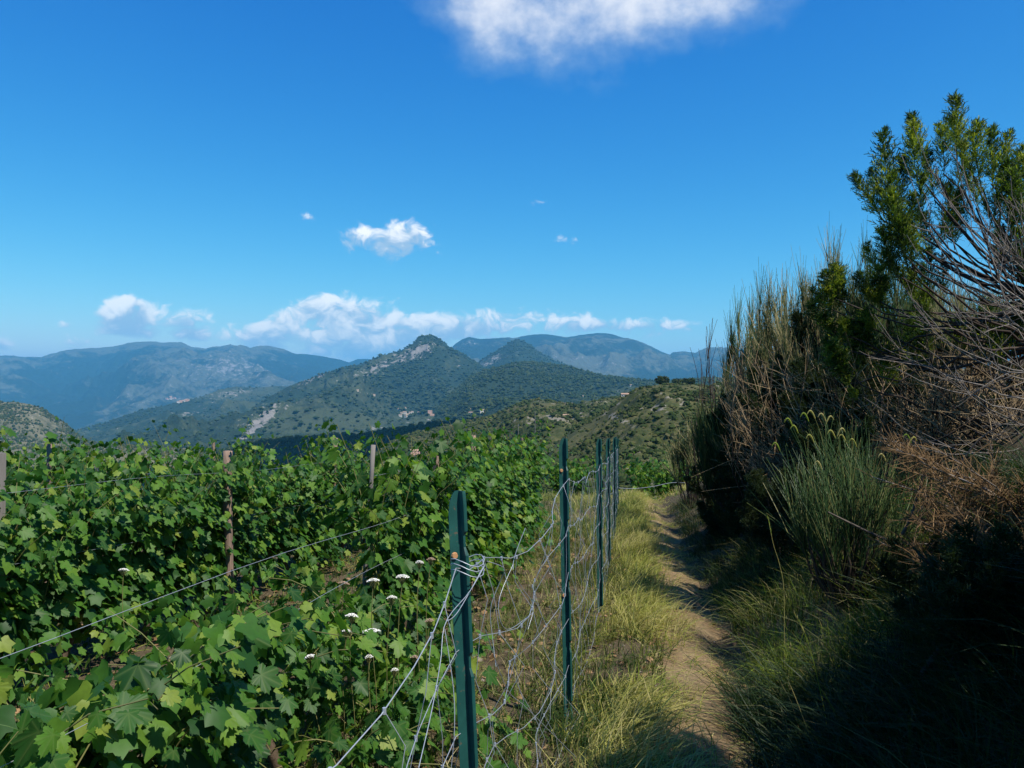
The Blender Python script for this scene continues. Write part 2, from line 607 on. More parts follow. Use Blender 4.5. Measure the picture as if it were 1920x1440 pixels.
# the cone-shaped hill behind the peak
L3b = [(760, 760), (830, 712), (880, 690), (905, 672), (925, 661), (945, 649), (958, 641), (968, 637), (980, 639), (992, 645), (1004, 655), (1020, 666), (1045, 678), (1075, 690), (1120, 704), (1200, 730), (1300, 760)]
layer('conical_hill', L3b, 770, 5300, 3900, M_mid, 300, 90, 60, 420, 41,
      lambda x, y, t, g: (.55 * ell(x, y, 930, 672, 26, 10, -20) + .35 * ell(x, y, 905, 684, 18, 7), .05 + .25 * smooth(g, .6, .8) + 0 * x))
# the rocky peak and its long left-hand ridge
L3 = [(150, 880), (250, 864), (330, 846), (400, 812), (440, 790), (480, 768), (515, 748), (550, 729), (585, 711), (605, 704), (632, 693), (660, 686), (690, 677), (712, 668), (735, 660), (755, 655), (772, 645), (785, 636), (797, 631),
      (808, 629), (818, 634), (832, 641), (842, 651), (862, 662), (885, 676), (905, 690), (940, 706), (1000, 724), (1100, 748), (1300, 790)]
layer('rocky_peak', L3, 872, [(150, 2300), (500, 3600), (700, 4400), (1300, 4600)], [(150, 1500), (600, 1900), (1300, 2300)], M_mid, 560, 180, 230, 520, 53,
      lambda x, y, t, g: (.50 * ell(x, y, 735, 679, 95, 13, -20) + .38 * ell(x, y, 790, 655, 30, 14, -30) + .45 * ell(x, y, 600, 704, 60, 7, -26) + .46 * ell(x, y, 495, 782, 75, 18, -32) + .50 * ell(x, y, 470, 808, 42, 8, -38)
                          + .40 * ell(x, y, 850, 785, 45, 6) + .28 * ell(x, y, 690, 735, 30, 16) + .38 * ell(x, y, 700, 805, 110, 8, -8) + .25 * ell(x, y, 870, 690, 26, 9, 35) + .10 * smooth(g, .62, .85),
                          .08 + .30 * ell(x, y, 660, 700, 160, 16, -22) + .28 * ell(x, y, 690, 742, 60, 34) + .40 * ell(x, y, 640, 800, 260, 34) + .25 * ell(x, y, 820, 770, 90, 22) + .25 * smooth(g, .6, .85) + .3 * ell(x, y, 830, 720, 40, 40)))
# wooded hill in front of the peak, its right shoulder behind the near hill
L4 = [(760, 830), (800, 790), (850, 735), (880, 708), (905, 697), (940, 689), (975, 683), (1005, 680), (1035, 684), (1065, 688), (1100, 698), (1130, 705), (1165, 710), (1200, 713), (1240, 716), (1290, 714), (1350, 712), (1500, 700), (1800, 705), (2200, 720)]
layer('wooded_hill', L4, [(760, 850), (1000, 822), (2200, 810)], [(760, 2700), (1000, 3100), (1300, 2300), (2200, 2000)], [(760, 1700), (1300, 1200), (2200, 1000)], M_mid, 480, 140, 120, 380, 67,
      lambda x, y, t, g: (.36 * ell(x, y, 930, 722, 20, 4) + .36 * ell(x, y, 1005, 733, 14, 3) + .30 * ell(x, y, 1170, 738, 60, 8) + .25 * ell(x, y, 850, 790, 50, 8) + .06 * smooth(g, .6, .9),
                          .10 + .42 * smooth(t, .6, .95) * ell(x, y, 960, 700, 130, 30) + .42 * ell(x, y, 1190, 735, 110, 22) + .2 * smooth(g, .6, .85)))
# dry hill at the left edge
L5 = [(-500, 770), (-250, 735), (-100, 742), (0, 753), (30, 754), (58, 758), (82, 768), (100, 780), (122, 794), (140, 812), (160, 830), (210, 850), (330, 890)]
layer('dry_hill', L5, 905, [(-500, 2100), (330, 1900)], 1300, M_hill, 320, 110, 60, 260, 71,
      lambda x, y, t, g: (.24 + .12 * smooth(g, .6, .8) + 0 * x, .58 + 0 * x))
L6 = [(-400, 850), (-100, 846), (60, 846), (140, 842), (230, 838), (300, 842), (360, 850), (480, 872), (600, 900)]
layer('low_ridge', L6, 930, 1350, 900, M_hill, 260, 60, 25, 160, 73, lambda x, y, t, g: (.25 + 0 * x, .7 + 0 * x))
# shaded wooded ridge, a dark band under the peak
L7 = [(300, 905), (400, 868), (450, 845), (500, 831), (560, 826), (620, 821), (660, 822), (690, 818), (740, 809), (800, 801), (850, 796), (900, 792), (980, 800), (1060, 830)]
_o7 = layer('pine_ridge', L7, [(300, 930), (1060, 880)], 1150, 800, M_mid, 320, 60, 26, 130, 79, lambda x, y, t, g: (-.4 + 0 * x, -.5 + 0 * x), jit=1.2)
# the near green hill: a lower left spur with a dirt track and a higher right shoulder
L8a = [(300, 990), (560, 930), (640, 900), (690, 872), (720, 852), (752, 836), (790, 823), (830, 808), (862, 797), (900, 789), (930, 780), (960, 766), (985, 756), (1005, 751), (1030, 751), (1050, 755), (1075, 761), (1100, 757), (1135, 748), (1180, 745), (1300, 752), (1500, 770)]
_o8a = layer('green_hill', L8a, [(300, 1060), (760, 1000), (1500, 960)], [(300, 520), (760, 650), (1000, 760), (1500, 640)], [(300, 300), (1500, 200)], M_near, 460, 150, 26, 90, 83,
      lambda x, y, t, g: (.14 + .25 * smooth(g, .7, .9) + .75 * ell(x, y, 1030, 786, 30, 3) + .6 * ell(x, y, 1034, 774, 5, 8, 25) + .5 * ell(x, y, 1060, 780, 14, 2.5, -35) + .35 * ell(x, y, 1012, 754, 16, 3), .42 + .22 * ell(x, y, 1020, 770, 60, 22)), prof=.9)
L8b = [(960, 960), (1000, 900), (1040, 850), (1080, 812), (1110, 790), (1140, 768), (1165, 748), (1190, 732), (1215, 725), (1235, 721), (1262, 721), (1290, 720), (1320, 723), (1360, 724), (1450, 716), (1600, 700), (1900, 690), (2300, 690)]
_o8b = layer('rocky_hillside', L8b, [(960, 1010), (1200, 960), (2300, 960)], [(960, 210), (1150, 330), (1300, 380), (2300, 330)], [(960, 110), (2300, 70)], M_near, 500, 200, 11, 40, 97,
      lambda x, y, t, g: (.12 + .3 * smooth(g, .66, .9) + .55 * ell(x, y, 1160, 786, 36, 5, 24) + .4 * ell(x, y, 1230, 765, 20, 8) + .25 * ell(x, y, 1230, 850, 110, 60), .50 + .25 * ell(x, y, 1290, 735, 60, 14)), prof=.85)

# unseen cumulus added overhead to cast shade on the pine ridge
def add_shade_cloud(x, y, D, rx, ry, alt):
    c = np.array(px(x, y, D)) + np.array(sdir) * (alt / sdir.z)
    n1, n2 = 28, 14
    a, b = np.meshgrid(np.linspace(0, 2 * math.pi, n1, endpoint=False), np.linspace(.02, math.pi - .02, n2))
    rr = 1 + .45 * (fbm(3 + np.cos(a) * 1.6 + b, 5 + np.sin(a) * 1.6 - b, 4, 15) - .5)
    P = np.stack([np.cos(a) * np.sin(b) * rx * rr, np.sin(a) * np.sin(b) * ry * rr, np.cos(b) * 70 * rr], -1).reshape(-1, 3)
    idx = np.arange(n1 * n2).reshape(n2, n1)
    F = np.stack([idx[:-1], idx[1:], np.roll(idx[1:], -1, 1), np.roll(idx[:-1], -1, 1)], -1).reshape(-1, 4)
    me = mesh_np('cloud', P, [F, idx[0][None, :], idx[-1][None, ::-1]])
    m, g, out = new_mat('cloud_vapour')
    pv = g.new('ShaderNodeVolumePrincipled')
    pv.inputs['Color'].default_value = (1, 1, 1, 1)
    pv.inputs['Density'].default_value = .03
    g.l.new(pv.outputs[0], out.inputs['Volume'])
    me.materials.append(m)
    return tag(put('cloud', me, None, tuple(c)), 'unseen white cumulus cloud added to shade the pine ridge', 'cloud')


add_shade_cloud(700, 835, 1020, 420, 170, 1500)

# ------------------------------------------------------------------ air
hz_me = mesh_np('haze', [(-26000, -19000, -560), (26000, -19000, -560), (26000, 31000, -560), (-26000, 31000, -560), (-26000, -19000, 860), (26000, -19000, 860), (26000, 31000, 860), (-26000, 31000, 860)],
                np.array([(3, 2, 1, 0), (4, 5, 6, 7), (0, 1, 5, 4), (1, 2, 6, 5), (2, 3, 7, 6), (3, 0, 4, 7)]))
hm, hg, hout = new_mat('haze_air')
pv = hg.new('ShaderNodeVolumePrincipled')
pv.inputs['Color'].default_value = (.17, .64, 1.0, 1)
pv.inputs['Density'].default_value = 6.8e-5
pv.inputs['Anisotropy'].default_value = 0.1
hg.l.new(pv.outputs[0], hout.inputs['Volume'])
hz_me.materials.append(hm)
tag(put('haze', hz_me), kind='stuff')


# ------------------------------------------------------------------ woods and scrub on the far slopes
def clump(n, seed, flat=.8):
    """an uneven little crown: an icosphere-like ball pushed in and out"""
    r = np.random.default_rng(seed)
    t = (1 + 5 ** .5) / 2
    V = norm(np.array([(-1, t, 0), (1, t, 0), (-1, -t, 0), (1, -t, 0), (0, -1, t), (0, 1, t), (0, -1, -t), (0, 1, -t), (t, 0, -1), (t, 0, 1), (-t, 0, -1), (-t, 0, 1)], float))
    F = [(0, 11, 5), (0, 5, 1), (0, 1, 7), (0, 7, 10), (0, 10, 11), (1, 5, 9), (5, 11, 4), (11, 10, 2), (10, 7, 6), (7, 1, 8), (3, 9, 4), (3, 4, 2), (3, 2, 6), (3, 6, 8), (3, 8, 9), (4, 9, 5), (2, 4, 11), (6, 2, 10), (8, 6, 7), (9, 8, 1)]
    if n < 0:
        V = np.array([(1, 0, 0), (0, 1, 0), (-1, 0, 0), (0, -1, 0), (0, .15, .72), (.1, 0, -.6)], float)
        F = [(0, 1, 4), (1, 2, 4), (2, 3, 4), (3, 0, 4), (1, 0, 5), (2, 1, 5), (3, 2, 5), (0, 3, 5)]
    for _ in range(n):
        V = list(map(tuple, V))
        mid, G = {}, []

        def m(a, b):
            k = (min(a, b), max(a, b))
            if k not in mid:
                mid[k] = len(V)
                V.append(tuple(norm((np.array(V[a]) + np.array(V[b])) / 2)))
            return mid[k]
        for a, b, c in F:
            ab, bc, ca = m(a, b), m(b, c), m(c, a)
            G += [(a, ab, ca), (b, bc, ab), (c, ca, bc), (ab, bc, ca)]
        F = G
        V = np.array(V)
    V = np.array(V)
    V = V * (r.uniform(.68, 1.22, len(V)))[:, None]
    V[:, 2] *= flat
    return V, np.array(F)


M_wood = leafy_mat('woodland', [(0, (.018, .034, .016)), (.5, (.030, .050, .020)), (1, (.055, .072, .028))], trans=.1, rough=.9, spec=.05)
M_scrub = leafy_mat('hill_scrub', [(0, (.022, .036, .012)), (.45, (.045, .066, .02)), (.8, (.075, .085, .028)), (1, (.11, .10, .05))], trans=.15, rough=.9, spec=.05)


def scatter(name, src, count, size, mat, seed, weight, sub=0, flat=1.0, label=None):
    V, F, cov, PX, PY = src[1:]
    r = np.random.default_rng(seed)
    C = V[F].mean(1)
    cpx, cpy = PX[F].mean(1), PY[F].mean(1)
    A = np.linalg.norm(np.cross(V[F[:, 1]] - V[F[:, 0]], V[F[:, 3]] - V[F[:, 0]]), axis=1)
    w = A * weight(cpx, cpy, cov[F].mean(1), C)
    w = np.where((cpx < -60) | (cpx > 1990), 0, np.maximum(w, 0))
    pick = r.choice(len(F), count, p=w / w.sum())
    s, t = r.random((2, count))
    q = V[F[pick]]
    P = (q[:, 0] * ((1 - s) * (1 - t))[:, None] + q[:, 1] * (s * (1 - t))[:, None] + q[:, 2] * (s * t)[:, None] + q[:, 3] * ((1 - s) * t)[:, None])
    G = Geo()
    kinds = 6
    kk = r.integers(0, kinds, count)
    sz = size * np.minimum(r.lognormal(0, .42, count), 1.9)
    for k in range(kinds):
        sel = np.where(kk == k)[0]
        V0, F0 = clump(sub, seed * 10 + k, flat)
        a = r.uniform(0, 6.28, len(sel))
        M = np.zeros((len(sel), 3, 3))
        M[:, 0, 0] = np.cos(a)
        M[:, 0, 1] = -np.sin(a)
        M[:, 1, 0] = np.sin(a)
        M[:, 1, 1] = np.cos(a)
        M[:, 2, 2] = r.uniform(.75, 1.3, len(sel))
        M *= sz[sel][:, None, None]
        T = P[sel] + np.array([0, 0, 1.0]) * (sz[sel] * flat * .55)[:, None]
        v, f = instances(V0, [F0], M, T)
        G.add(v, f, np.repeat(r.random(len(sel)), len(V0)))
    o = put(name, G.mesh(name, mat, sub > 0))
    return tag(o, label, kind='stuff')


def wood_w(cx, cy, cov, C):
    n1 = fbm(C[:, 0] / 240, C[:, 1] / 240, 4, 3)
    return np.clip(1.15 - cov[:, 1] * 1.5 - np.maximum(cov[:, 0], 0) * 1.8 + (n1 - .5) * 1.6, .16, 1) * (C[:, 1] > 900)


scatter('woodland', layer_out['rocky_peak'], 26000, 5.6, M_wood, 5, wood_w, sub=-1, label='dark woodland covering the slopes of the rocky peak')
scatter('woodland', layer_out['wooded_hill'], 30000, 4.2, M_wood, 6, wood_w, sub=-1, label='dense dark woodland over the hill below the peak')
scatter('woodland', layer_out['conical_hill'], 7000, 5.5, M_wood, 8, wood_w, sub=-1, label='dark wood covering the cone shaped hill')
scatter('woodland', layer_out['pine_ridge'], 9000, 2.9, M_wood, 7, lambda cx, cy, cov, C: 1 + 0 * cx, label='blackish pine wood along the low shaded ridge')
scatter('scrub', layer_out['terraced_hill'], 9000, 5.0, M_wood, 9, wood_w, sub=-1, label='scattered dark scrub on the terraced shoulder')
scatter('scrub', layer_out['dry_hill'], 9000, 1.9, M_scrub, 10, lambda cx, cy, cov, C: np.clip(fbm(C[:, 0] / 60, C[:, 1] / 60, 4, 8) * 2 - .55, 0, 1), label='scattered low bushes on the brown hill')
scatter('scrub', layer_out['low_ridge'], 6000, 1.4, M_scrub, 12, lambda cx, cy, cov, C: np.clip(fbm(C[:, 0] / 60, C[:, 1] / 60, 4, 8) * 2 - .6, 0, 1), label='dots of scrub on the low brown ridge')


def scrub_w(cx, cy, cov, C):
    n1 = fbm(C[:, 0] / 34, C[:, 1] / 34, 5, 31)
    return np.clip(n1 * 3.0 - 1.05 - np.maximum(cov[:, 0] - .3, 0) * 1.6, .10, 1) / np.maximum(C[:, 1], 80) ** .8


scatter('scrub', layer_out['green_hill'], 19000, 1.1, M_scrub, 14, scrub_w, label='low green scrub over the near spur with the track', flat=.75)
scatter('scrub', layer_out['rocky_hillside'], 20000, .52, M_scrub, 15, scrub_w, label='patchy maquis bushes over the rocky hillside', flat=.7)


# ------------------------------------------------------------------ the ground by the vineyard
FENCE = np.array([(-4, -1.35), (0, -.53), (2.0, -.12), (4.0, .29), (6.3, .70), (8.6, 1.04), (11, 1.40), (13.4, 1.74), (19, 2.52), (30, 4.06), (90, 12.5)])


def fence_x(Y):
    return np.interp(Y, FENCE[:, 0], FENCE[:, 1])


def soft(x, k=.6):
    return np.log1p(np.exp(np.clip(x / k, -40, 40))) * k


def ground_z(X, Y):
    X, Y = np.asarray(X, float), np.asarray(Y, float)
    d = X - fence_x(Y)
    z = -1.41 - .065 * Y - .15 * soft(Y - 19.5, .8) - .05 * soft(Y - 45, 6)
    z = z - .10 * soft(-d - 12, 3) - .012 * np.maximum(-d - .5, 0)
    z = z - .22 * soft(-d - 16, 3)
    bank = 1.75 * smooth(d, .95, 3.7) + .28 * soft(d - 3.4, .4)
    bank = bank * (1 - .55 * smooth(Y, 14, 26))
    z = z + bank - .09 * np.exp(-((d - .93) / .16) ** 2) + .05 * np.exp(-((d - .32) / .2) ** 2)
    z = z + (fbm(X * 1.3, Y * 1.3, 4, 2) - .5) * .09 + (fbm(X * 7, Y * 7, 3, 6) - .5) * .03
    return z


def nonuni(lo, hi, fine_lo, fine_hi, step, grow=1.12):
    a = list(np.arange(fine_lo, fine_hi, step))
    s = step
    while a[-1] < hi:
        s *= grow
        a.append(a[-1] + s)
    s = step
    b = [a[0]]
    while b[-1] > lo:
        s *= grow
        b.append(b[-1] - s)
    return np.array(b[:0:-1] + a)


gx = nonuni(-70, 75, -6, 6, .06)
gy = nonuni(-14, 130, 1.5, 20.5, .075)
XX, YY = np.meshgrid(gx, gy)
ZZ = ground_z(XX, YY)
nx, ny = len(gx), len(gy)
idx = np.arange(nx * ny).reshape(ny, nx)
F = np.stack([idx[:-1, :-1], idx[:-1, 1:], idx[1:, 1:], idx[1:, :-1]], -1).reshape(-1, 4)

m, g, out = new_mat('vineyard_soil')
P = g.new('ShaderNodeNewGeometry').outputs['Position']
n1, n2, n3, n4 = g.noise(P, 1.1, 5, .6), g.noise(P, 9, 6, .7), g.noise(P, 55, 4, .7), g.noise(P, 240, 2, .6)
c = g.mix(g.step(n1, .3, .7), (.085, .062, .040), (.13, .10, .062))
c = g.mix(g.math('MULTIPLY', g.step(n2, .45, .7), .7), c, (.19, .155, .09))
c = g.mix(g.math('MULTIPLY', g.step(n3, .5, .72), .6), c, (.045, .034, .022))
c = g.mix(g.math('MULTIPLY', g.step(n4, .6, .75), .5), c, (.25, .21, .15))
h = g.math('ADD', g.math('ADD', g.math('MULTIPLY', n2, .5), g.math('MULTIPLY', n3, .35)), g.math('MULTIPLY', n4, .15))
principled(g, out, c, .95, .1, bump=h, bump_d=.05, bump_s=1.0)
tag(put('ground', mesh_np('ground', np.stack([XX, YY, ZZ], -1).reshape(-1, 3), F, m, True)), kind='structure')

# the trodden path: its own sheet a few millimetres above the ground
ys = np.arange(1.6, 19.8, .07)
ds = np.linspace(0, 1, 15)
lo = .46 + (fbm(ys * 1.6, ys * 0, 4, 41) - .5) * .42
hi = .93 + (fbm(ys * 1.1, ys * 0 + 5, 3, 43) - .5) * .35 - .12 * smooth(ys, 9, 17)
DD = lo[:, None] + (hi - lo)[:, None] * ds[None]
YY = np.repeat(ys[:, None], 15, 1)
XX = fence_x(YY) + DD
ZZ = ground_z(XX, YY) + .006 + .012 * np.sin(ds * math.pi)[None]
ZZ[:, 0] -= .03
ZZ[:, -1] -= .03
idx = np.arange(len(ys) * 15).reshape(len(ys), 15)
F = np.stack([idx[:-1, :-1], idx[:-1, 1:], idx[1:, 1:], idx[1:, :-1]], -1).reshape(-1, 4)
m, g, out = new_mat('trodden_earth')
P = g.new('ShaderNodeNewGeometry').outputs['Position']
n1, n2, n3 = g.noise(P, 2.3, 5, .6), g.noise(P, 22, 6, .7), g.noise(P, 130, 4, .7)
c = g.mix(g.step(n1, .35, .65), (.25, .168, .088), (.35, .255, .14))
c = g.mix(g.math('MULTIPLY', g.step(n2, .5, .7), .6), c, (.14, .10, .058))
c = g.mix(g.math('MULTIPLY', g.step(n3, .55, .72), .5), c, (.33, .28, .18))
principled(g, out, c, .95, .1, bump=g.math('ADD', n2, g.math('MULTIPLY', n3, .5)), bump_d=.03, bump_s=1.0)
tag(put('path', mesh_np('path', np.stack([XX, YY, ZZ], -1).reshape(-1, 3), F, m, True)), kind='structure')

# ------------------------------------------------------------------ the wire fence
m, g, out = new_mat('green_painted_steel')
P = objcoord(g)
n1, n2 = g.noise(P, 14, 5, .65), g.noise(P, 70, 3, .6)
c = g.mix(g.step(n1, .35, .7), (.009, .060, .053), (.014, .082, .070))
c = g.mix(g.step(g.math('ADD', n2, g.math('MULTIPLY', n1, .4)), .86, .94), c, (.10, .085, .06))
principled(g, out, c, .42, .5, bump=n2, bump_d=.001, bump_s=.3)
M_green = m
m, g, out = new_mat('galvanised_wire')
n1 = g.noise(g.new('ShaderNodeNewGeometry').outputs['Position'], 40, 3)
principled(g, out, g.mix(n1, (.26, .29, .33), (.46, .50, .54)), .42, .5, metal=.35)
M_wire = m
m, g, out = new_mat('rusty_bolt')
principled(g, out, (.42, .22, .10), .8, .2)
M_rust = m


def angle_post(h, seed):
    """folded sheet-steel post: broad left flange with a rounded shoulder, a fold towards the viewer with hook notches, a narrow lip"""
    w1, w2, lip, th = .030, .024, .0075, .0022
    d1 = np.array([math.cos(R(204)), math.sin(R(204))])
    d2 = np.array([math.cos(R(300)), math.sin(R(300))])
    d3 = np.array([.80, .60])
    zs, a1, a2 = [0.0], [w1], [w2]
    k = h - .10
    marks = []
    while k > .12:
        marks.append(k)
        k -= .30
    for k in marks[::-1]:
        for dz, f in ((-.060, 1), (-.040, .66), (-.010, .66), (0, .98), (.006, 1)):
            zs.append(k + dz)
            a1.append(w1)
            a2.append(w2 * f)
    for dz, f1, f2 in ((-.062, 1, 1), (-.050, .97, 1), (-.034, .88, 1), (-.018, .72, .95), (-.006, .50, .9), (0, .30, .85)):
        zs.append(h + dz)
        a1.append(w1 * f1)
        a2.append(w2 * f2)
    zs, a1, a2 = np.array(zs), np.array(a1), np.array(a2)
    n = len(zs)
    sec = np.zeros((n, 4, 2))
    sec[:, 0] = d1[None] * a1[:, None]
    sec[:, 2] = d2[None] * a2[:, None]
    sec[:, 3] = sec[:, 2] + d3[None] * (lip * np.where(a2 < w2 * .7, .6, 1))[:, None]
    off = np.array([[.40, -.9], [-.1, -1.0], [-.9, -.3], [.6, -.8]]) * th / 2
    Fr = np.concatenate([sec + off[None], np.repeat(zs[:, None, None], 4, 1)], 2)
    Bk = np.concatenate([sec - off[None], np.repeat(zs[:, None, None], 4, 1)], 2)
    V = np.concatenate([Fr, Bk[:, ::-1]], 1)
    V = V.reshape(-1, 3)
    idx = np.arange(n * 8).reshape(n, 8)
    a, b = idx[:-1], idx[1:]
    F = np.stack([a, np.roll(a, -1, 1), np.roll(b, -1, 1), b], -1).reshape(-1, 4)
    t = idx[-1]
    cap = np.array([[t[0], t[1], t[6], t[7]], [t[1], t[2], t[5], t[6]], [t[2], t[3], t[4], t[5]]])
    return mesh_np('post', V, [F, cap], M_green)


fence = empty('wire_fence', (0.29, 4.0, float(ground_z(.29, 4.0))), 'sagging galvanised sheep wire fence on green steel angle posts beside the path', 'fence')
f0 = np.array(fence.location)


def part(name, me, parent, loc=(0, 0, 0), origin=None):
    o = put(name, me, parent)
    o.location = loc if origin is None else tuple(np.asarray(loc, float) - origin)
    return o


POSTS = [(0.25, -.50, 1.12, .050, 0), (2.0, -.125, 1.27, .050, -4), (4.0, .29, 1.42, .050, 2.2), (6.3, .70, 1.43, .050, 1.0), (8.6, 1.04, 1.42, .050, .6), (11.0, 1.40, 1.42, .050, -.6), (13.4, 1.74, 1.41, .050, .8), (16.0, 2.11, 1.40, .050, 0)]
post_me = {}
tops = []
for i, (Y, X, h, w, lean) in enumerate(POSTS):
    z0 = float(ground_z(X, Y)) - .12
    ztop = {1: -.2655, 2: -.27, 3: -.428, 4: -.582, 5: -.73}.get(i, z0 + .12 + h)
    H = ztop - z0
    key = round(H, 2)
    if key not in post_me:
        post_me[key] = angle_post(H, 3)
    o = part('post', post_me[key], fence, (X, Y, z0), f0)
    o.rotation_euler = (R(-.8 if i == 1 else 0), R(-2.6 if i == 1 else -lean * .5), R((4 if i == 1 else (-9, 0, -10, -12, -9, -14, -11, -12)[i])))
    if i == 1:
        o.location.x += .055 + 0 * .01
        o['label'] = 'nearest green post with a round bolt hole near its notched top'
    tops.append((X, Y, ztop))
    # two rusty bolt heads on the flange
    for zz in ((H - .16, H - .78) if i in (1, 2) else ()):
        a = np.arange(8) * math.pi / 4
        V = np.concatenate([np.stack([.009 * np.cos(a), 0 * a, .009 * np.sin(a)], 1), np.stack([.007 * np.cos(a), 0 * a - .006, .007 * np.sin(a)], 1)])
        F = [np.array([(k, (k + 1) % 8, 8 + (k + 1) % 8, 8 + k) for k in range(8)]), np.array([list(range(15, 7, -1))])]
        b = put('bolt', mesh_np('bolt', V, F, M_rust), o)
        b.location = (-.017, -.0095, zz)
        b.rotation_euler = (0, 0, R(24))


def wire(name, pts, rad, parent, n=24, org=f0, mat=None, jit=0.0, seed=0):
    """a wire through the given points, smoothed"""
    p = np.asarray(pts, float)
    t = np.linspace(0, len(p) - 1, n)
    k = np.clip(t.astype(int), 0, len(p) - 2)
    f = (t - k)[:, None]
    pm, p0, p1, p2 = p[np.maximum(k - 1, 0)], p[k], p[k + 1], p[np.minimum(k + 2, len(p) - 1)]
    c = .5 * ((2 * p0) + (p1 - pm) * f + (2 * pm - 5 * p0 + 4 * p1 - p2) * f ** 2 + (3 * p0 - 3 * p1 + p2 - pm) * f ** 3)
    if jit:
        c[1:-1] += np.random.default_rng(seed).normal(0, jit, (n - 2, 3))
    V, F = tubes(c - org, rad, 5)
    return put(name, mesh_np(name, V, F, mat or M_wire, True), parent)


# line wires: six heights, slack between the nearer posts
def P3(x, y, Y):
    return tuple(px(x, y, Y))


NW = 6
lines = []
for k in range(NW):
    f = k / (NW - 1)                      # 0 top .. 1 bottom
    hs = []
    for (X, Y, zt) in tops:
        zg = float(ground_z(X, Y))
        top = zt - .20 if Y > 3 else zt - .185
        hs.append((X - .012, Y - .035, top + (zg + .06 - top) * f))
    lines.append(hs)
r = np.random.default_rng(4)


def line_point(k, s):
    """point on line wire k at post coordinate s (0..7), with sag"""
    i = min(int(s), len(tops) - 2)
    f = s - i
    a, b = np.array(lines[k][i]), np.array(lines[k][i + 1])
    p = a + (b - a) * f
    sag = (.16, .115, .05, .03, .02, .02, .02)[i] * (1 - .6 * k / NW)
    p[2] -= sag * 4 * f * (1 - f)
    p[0] += .05 * math.sin(9 * s + 2 * k) * (f * (1 - f) * 4) * (1 if i < 2 else .4)
    p[2] += .022 * math.sin(17 * s + k * 1.7) * (f * (1 - f) * 4) * (1 if i < 3 else .3)
    return p


for k in range(NW):
    pts = [line_point(k, s) for s in np.linspace(0, 7, 99)]
    V, F = tubes(np.array(pts) - f0, .0011 if k else .0014, 5)
    put('line_wire', mesh_np('line_wire', V, F, M_wire, True), fence)

# upright stay wires, bent and slack, with a small knot at every crossing
knot_a = np.arange(6) * math.pi / 3
kn_V = np.concatenate([np.stack([.0038 * np.cos(knot_a), .0038 * np.sin(knot_a), 0 * knot_a + z], 1) for z in (-.006, .006)])
kn_F = [np.array([(k, (k + 1) % 6, 6 + (k + 1) % 6, 6 + k) for k in range(6)]), np.array([list(range(5, -1, -1)), list(range(6, 12))])]
knots = []
sv = []
s = .12
while s < 7:
    sv.append(s)
    gap = .155 / (tops[min(int(s) + 1, 7)][1] - tops[min(int(s), 6)][1])
    s += gap * (1 + .25 * r.random())
for s in sv:
    pts = []
    for k in range(NW):
        p = line_point(k, min(max(s + .012 * math.sin(s * 40 + k), 0), 7))
        pts.append(p)
        knots.append(p)
        if k < NW - 1:
            q = (p + line_point(k + 1, s)) / 2
            bend = .035 if s < 2.2 else .012
            pts.append(q + r.normal(0, bend, 3) * np.array([1, .6, .15]))
    V, F = tubes(np.array(pts) - f0, .0009, 4)
    put('stay_wire', mesh_np('stay_wire', V, F, M_wire, True), fence)
knots = np.array(knots)
eye = np.repeat(np.eye(3)[None], len(knots), 0)
v, f = instances(kn_V, kn_F, eye, knots - f0)
o = tag(put('knot', mesh_np('knot', v, f, M_wire), fence), kind='stuff')
# tie wires twisted round the near post and loose ends hanging from it
px1 = np.array([tops[1][0] + .02, tops[1][1], tops[1][2] - .185])
for j, (dz, ph) in enumerate(((0, 0), (.012, .6), (-.014, 1.1))):
    a = np.linspace(ph, ph + 2 * math.pi, 14)
    V, F = tubes(px1 + np.stack([.042 * np.cos(a) - .006, .036 * np.sin(a) - .004, dz + .01 * np.sin(a * 2)], 1) - f0, .0013, 5)
    put('tie_wire', mesh_np('tie_wire', V, F, M_wire, True), fence)
for pts in ([P3(912, 1052, 1.97), P3(945, 1065, 2.05), P3(940, 1085, 2.1), P3(920, 1140, 2.1), P3(924, 1200, 2.1), P3(930, 1250, 2.08)],
            [P3(908, 1062, 1.96), P3(880, 1110, 1.86), P3(836, 1166, 1.74), P3(826, 1240, 1.66), P3(810, 1330, 1.55), P3(785, 1440, 1.42)],
            [P3(836, 1166, 1.74), P3(860, 1145, 1.8), P3(905, 1065, 1.96)],
            [P3(834, 1180, 1.74), P3(850, 1290, 1.72), P3(852, 1370, 1.7), P3(846, 1440, 1.7)],
            [P3(985, 990, 3.05), P3(962, 1058, 2.7), P3(978, 1100, 2.75), P3(1000, 1135, 2.8), P3(990, 1180, 2.75)],
            [P3(962, 1058, 2.7), P3(935, 1130, 2.6), P3(950, 1180, 2.62), P3(998, 1150, 2.8)],
            [P3(910, 1180, 2.02), P3(950, 1290, 2.15), P3(990, 1330, 2.3), P3(1080, 1420, 2.7)]):
    wire('loose_wire', pts, .0010, fence, n=22)
for k, pts in enumerate(([P3(1160, 915, 16.5), P3(1190, 916, 17), P3(1225, 912, 17.6), P3(1260, 905, 18.3), P3(1292, 906, 19)],)):
    o = wire('boundary_wire', pts, .005, None, n=18, org=np.zeros(3))
    tag(o, 'slack pale wire strung across the end of the path above the green vines', 'wire')


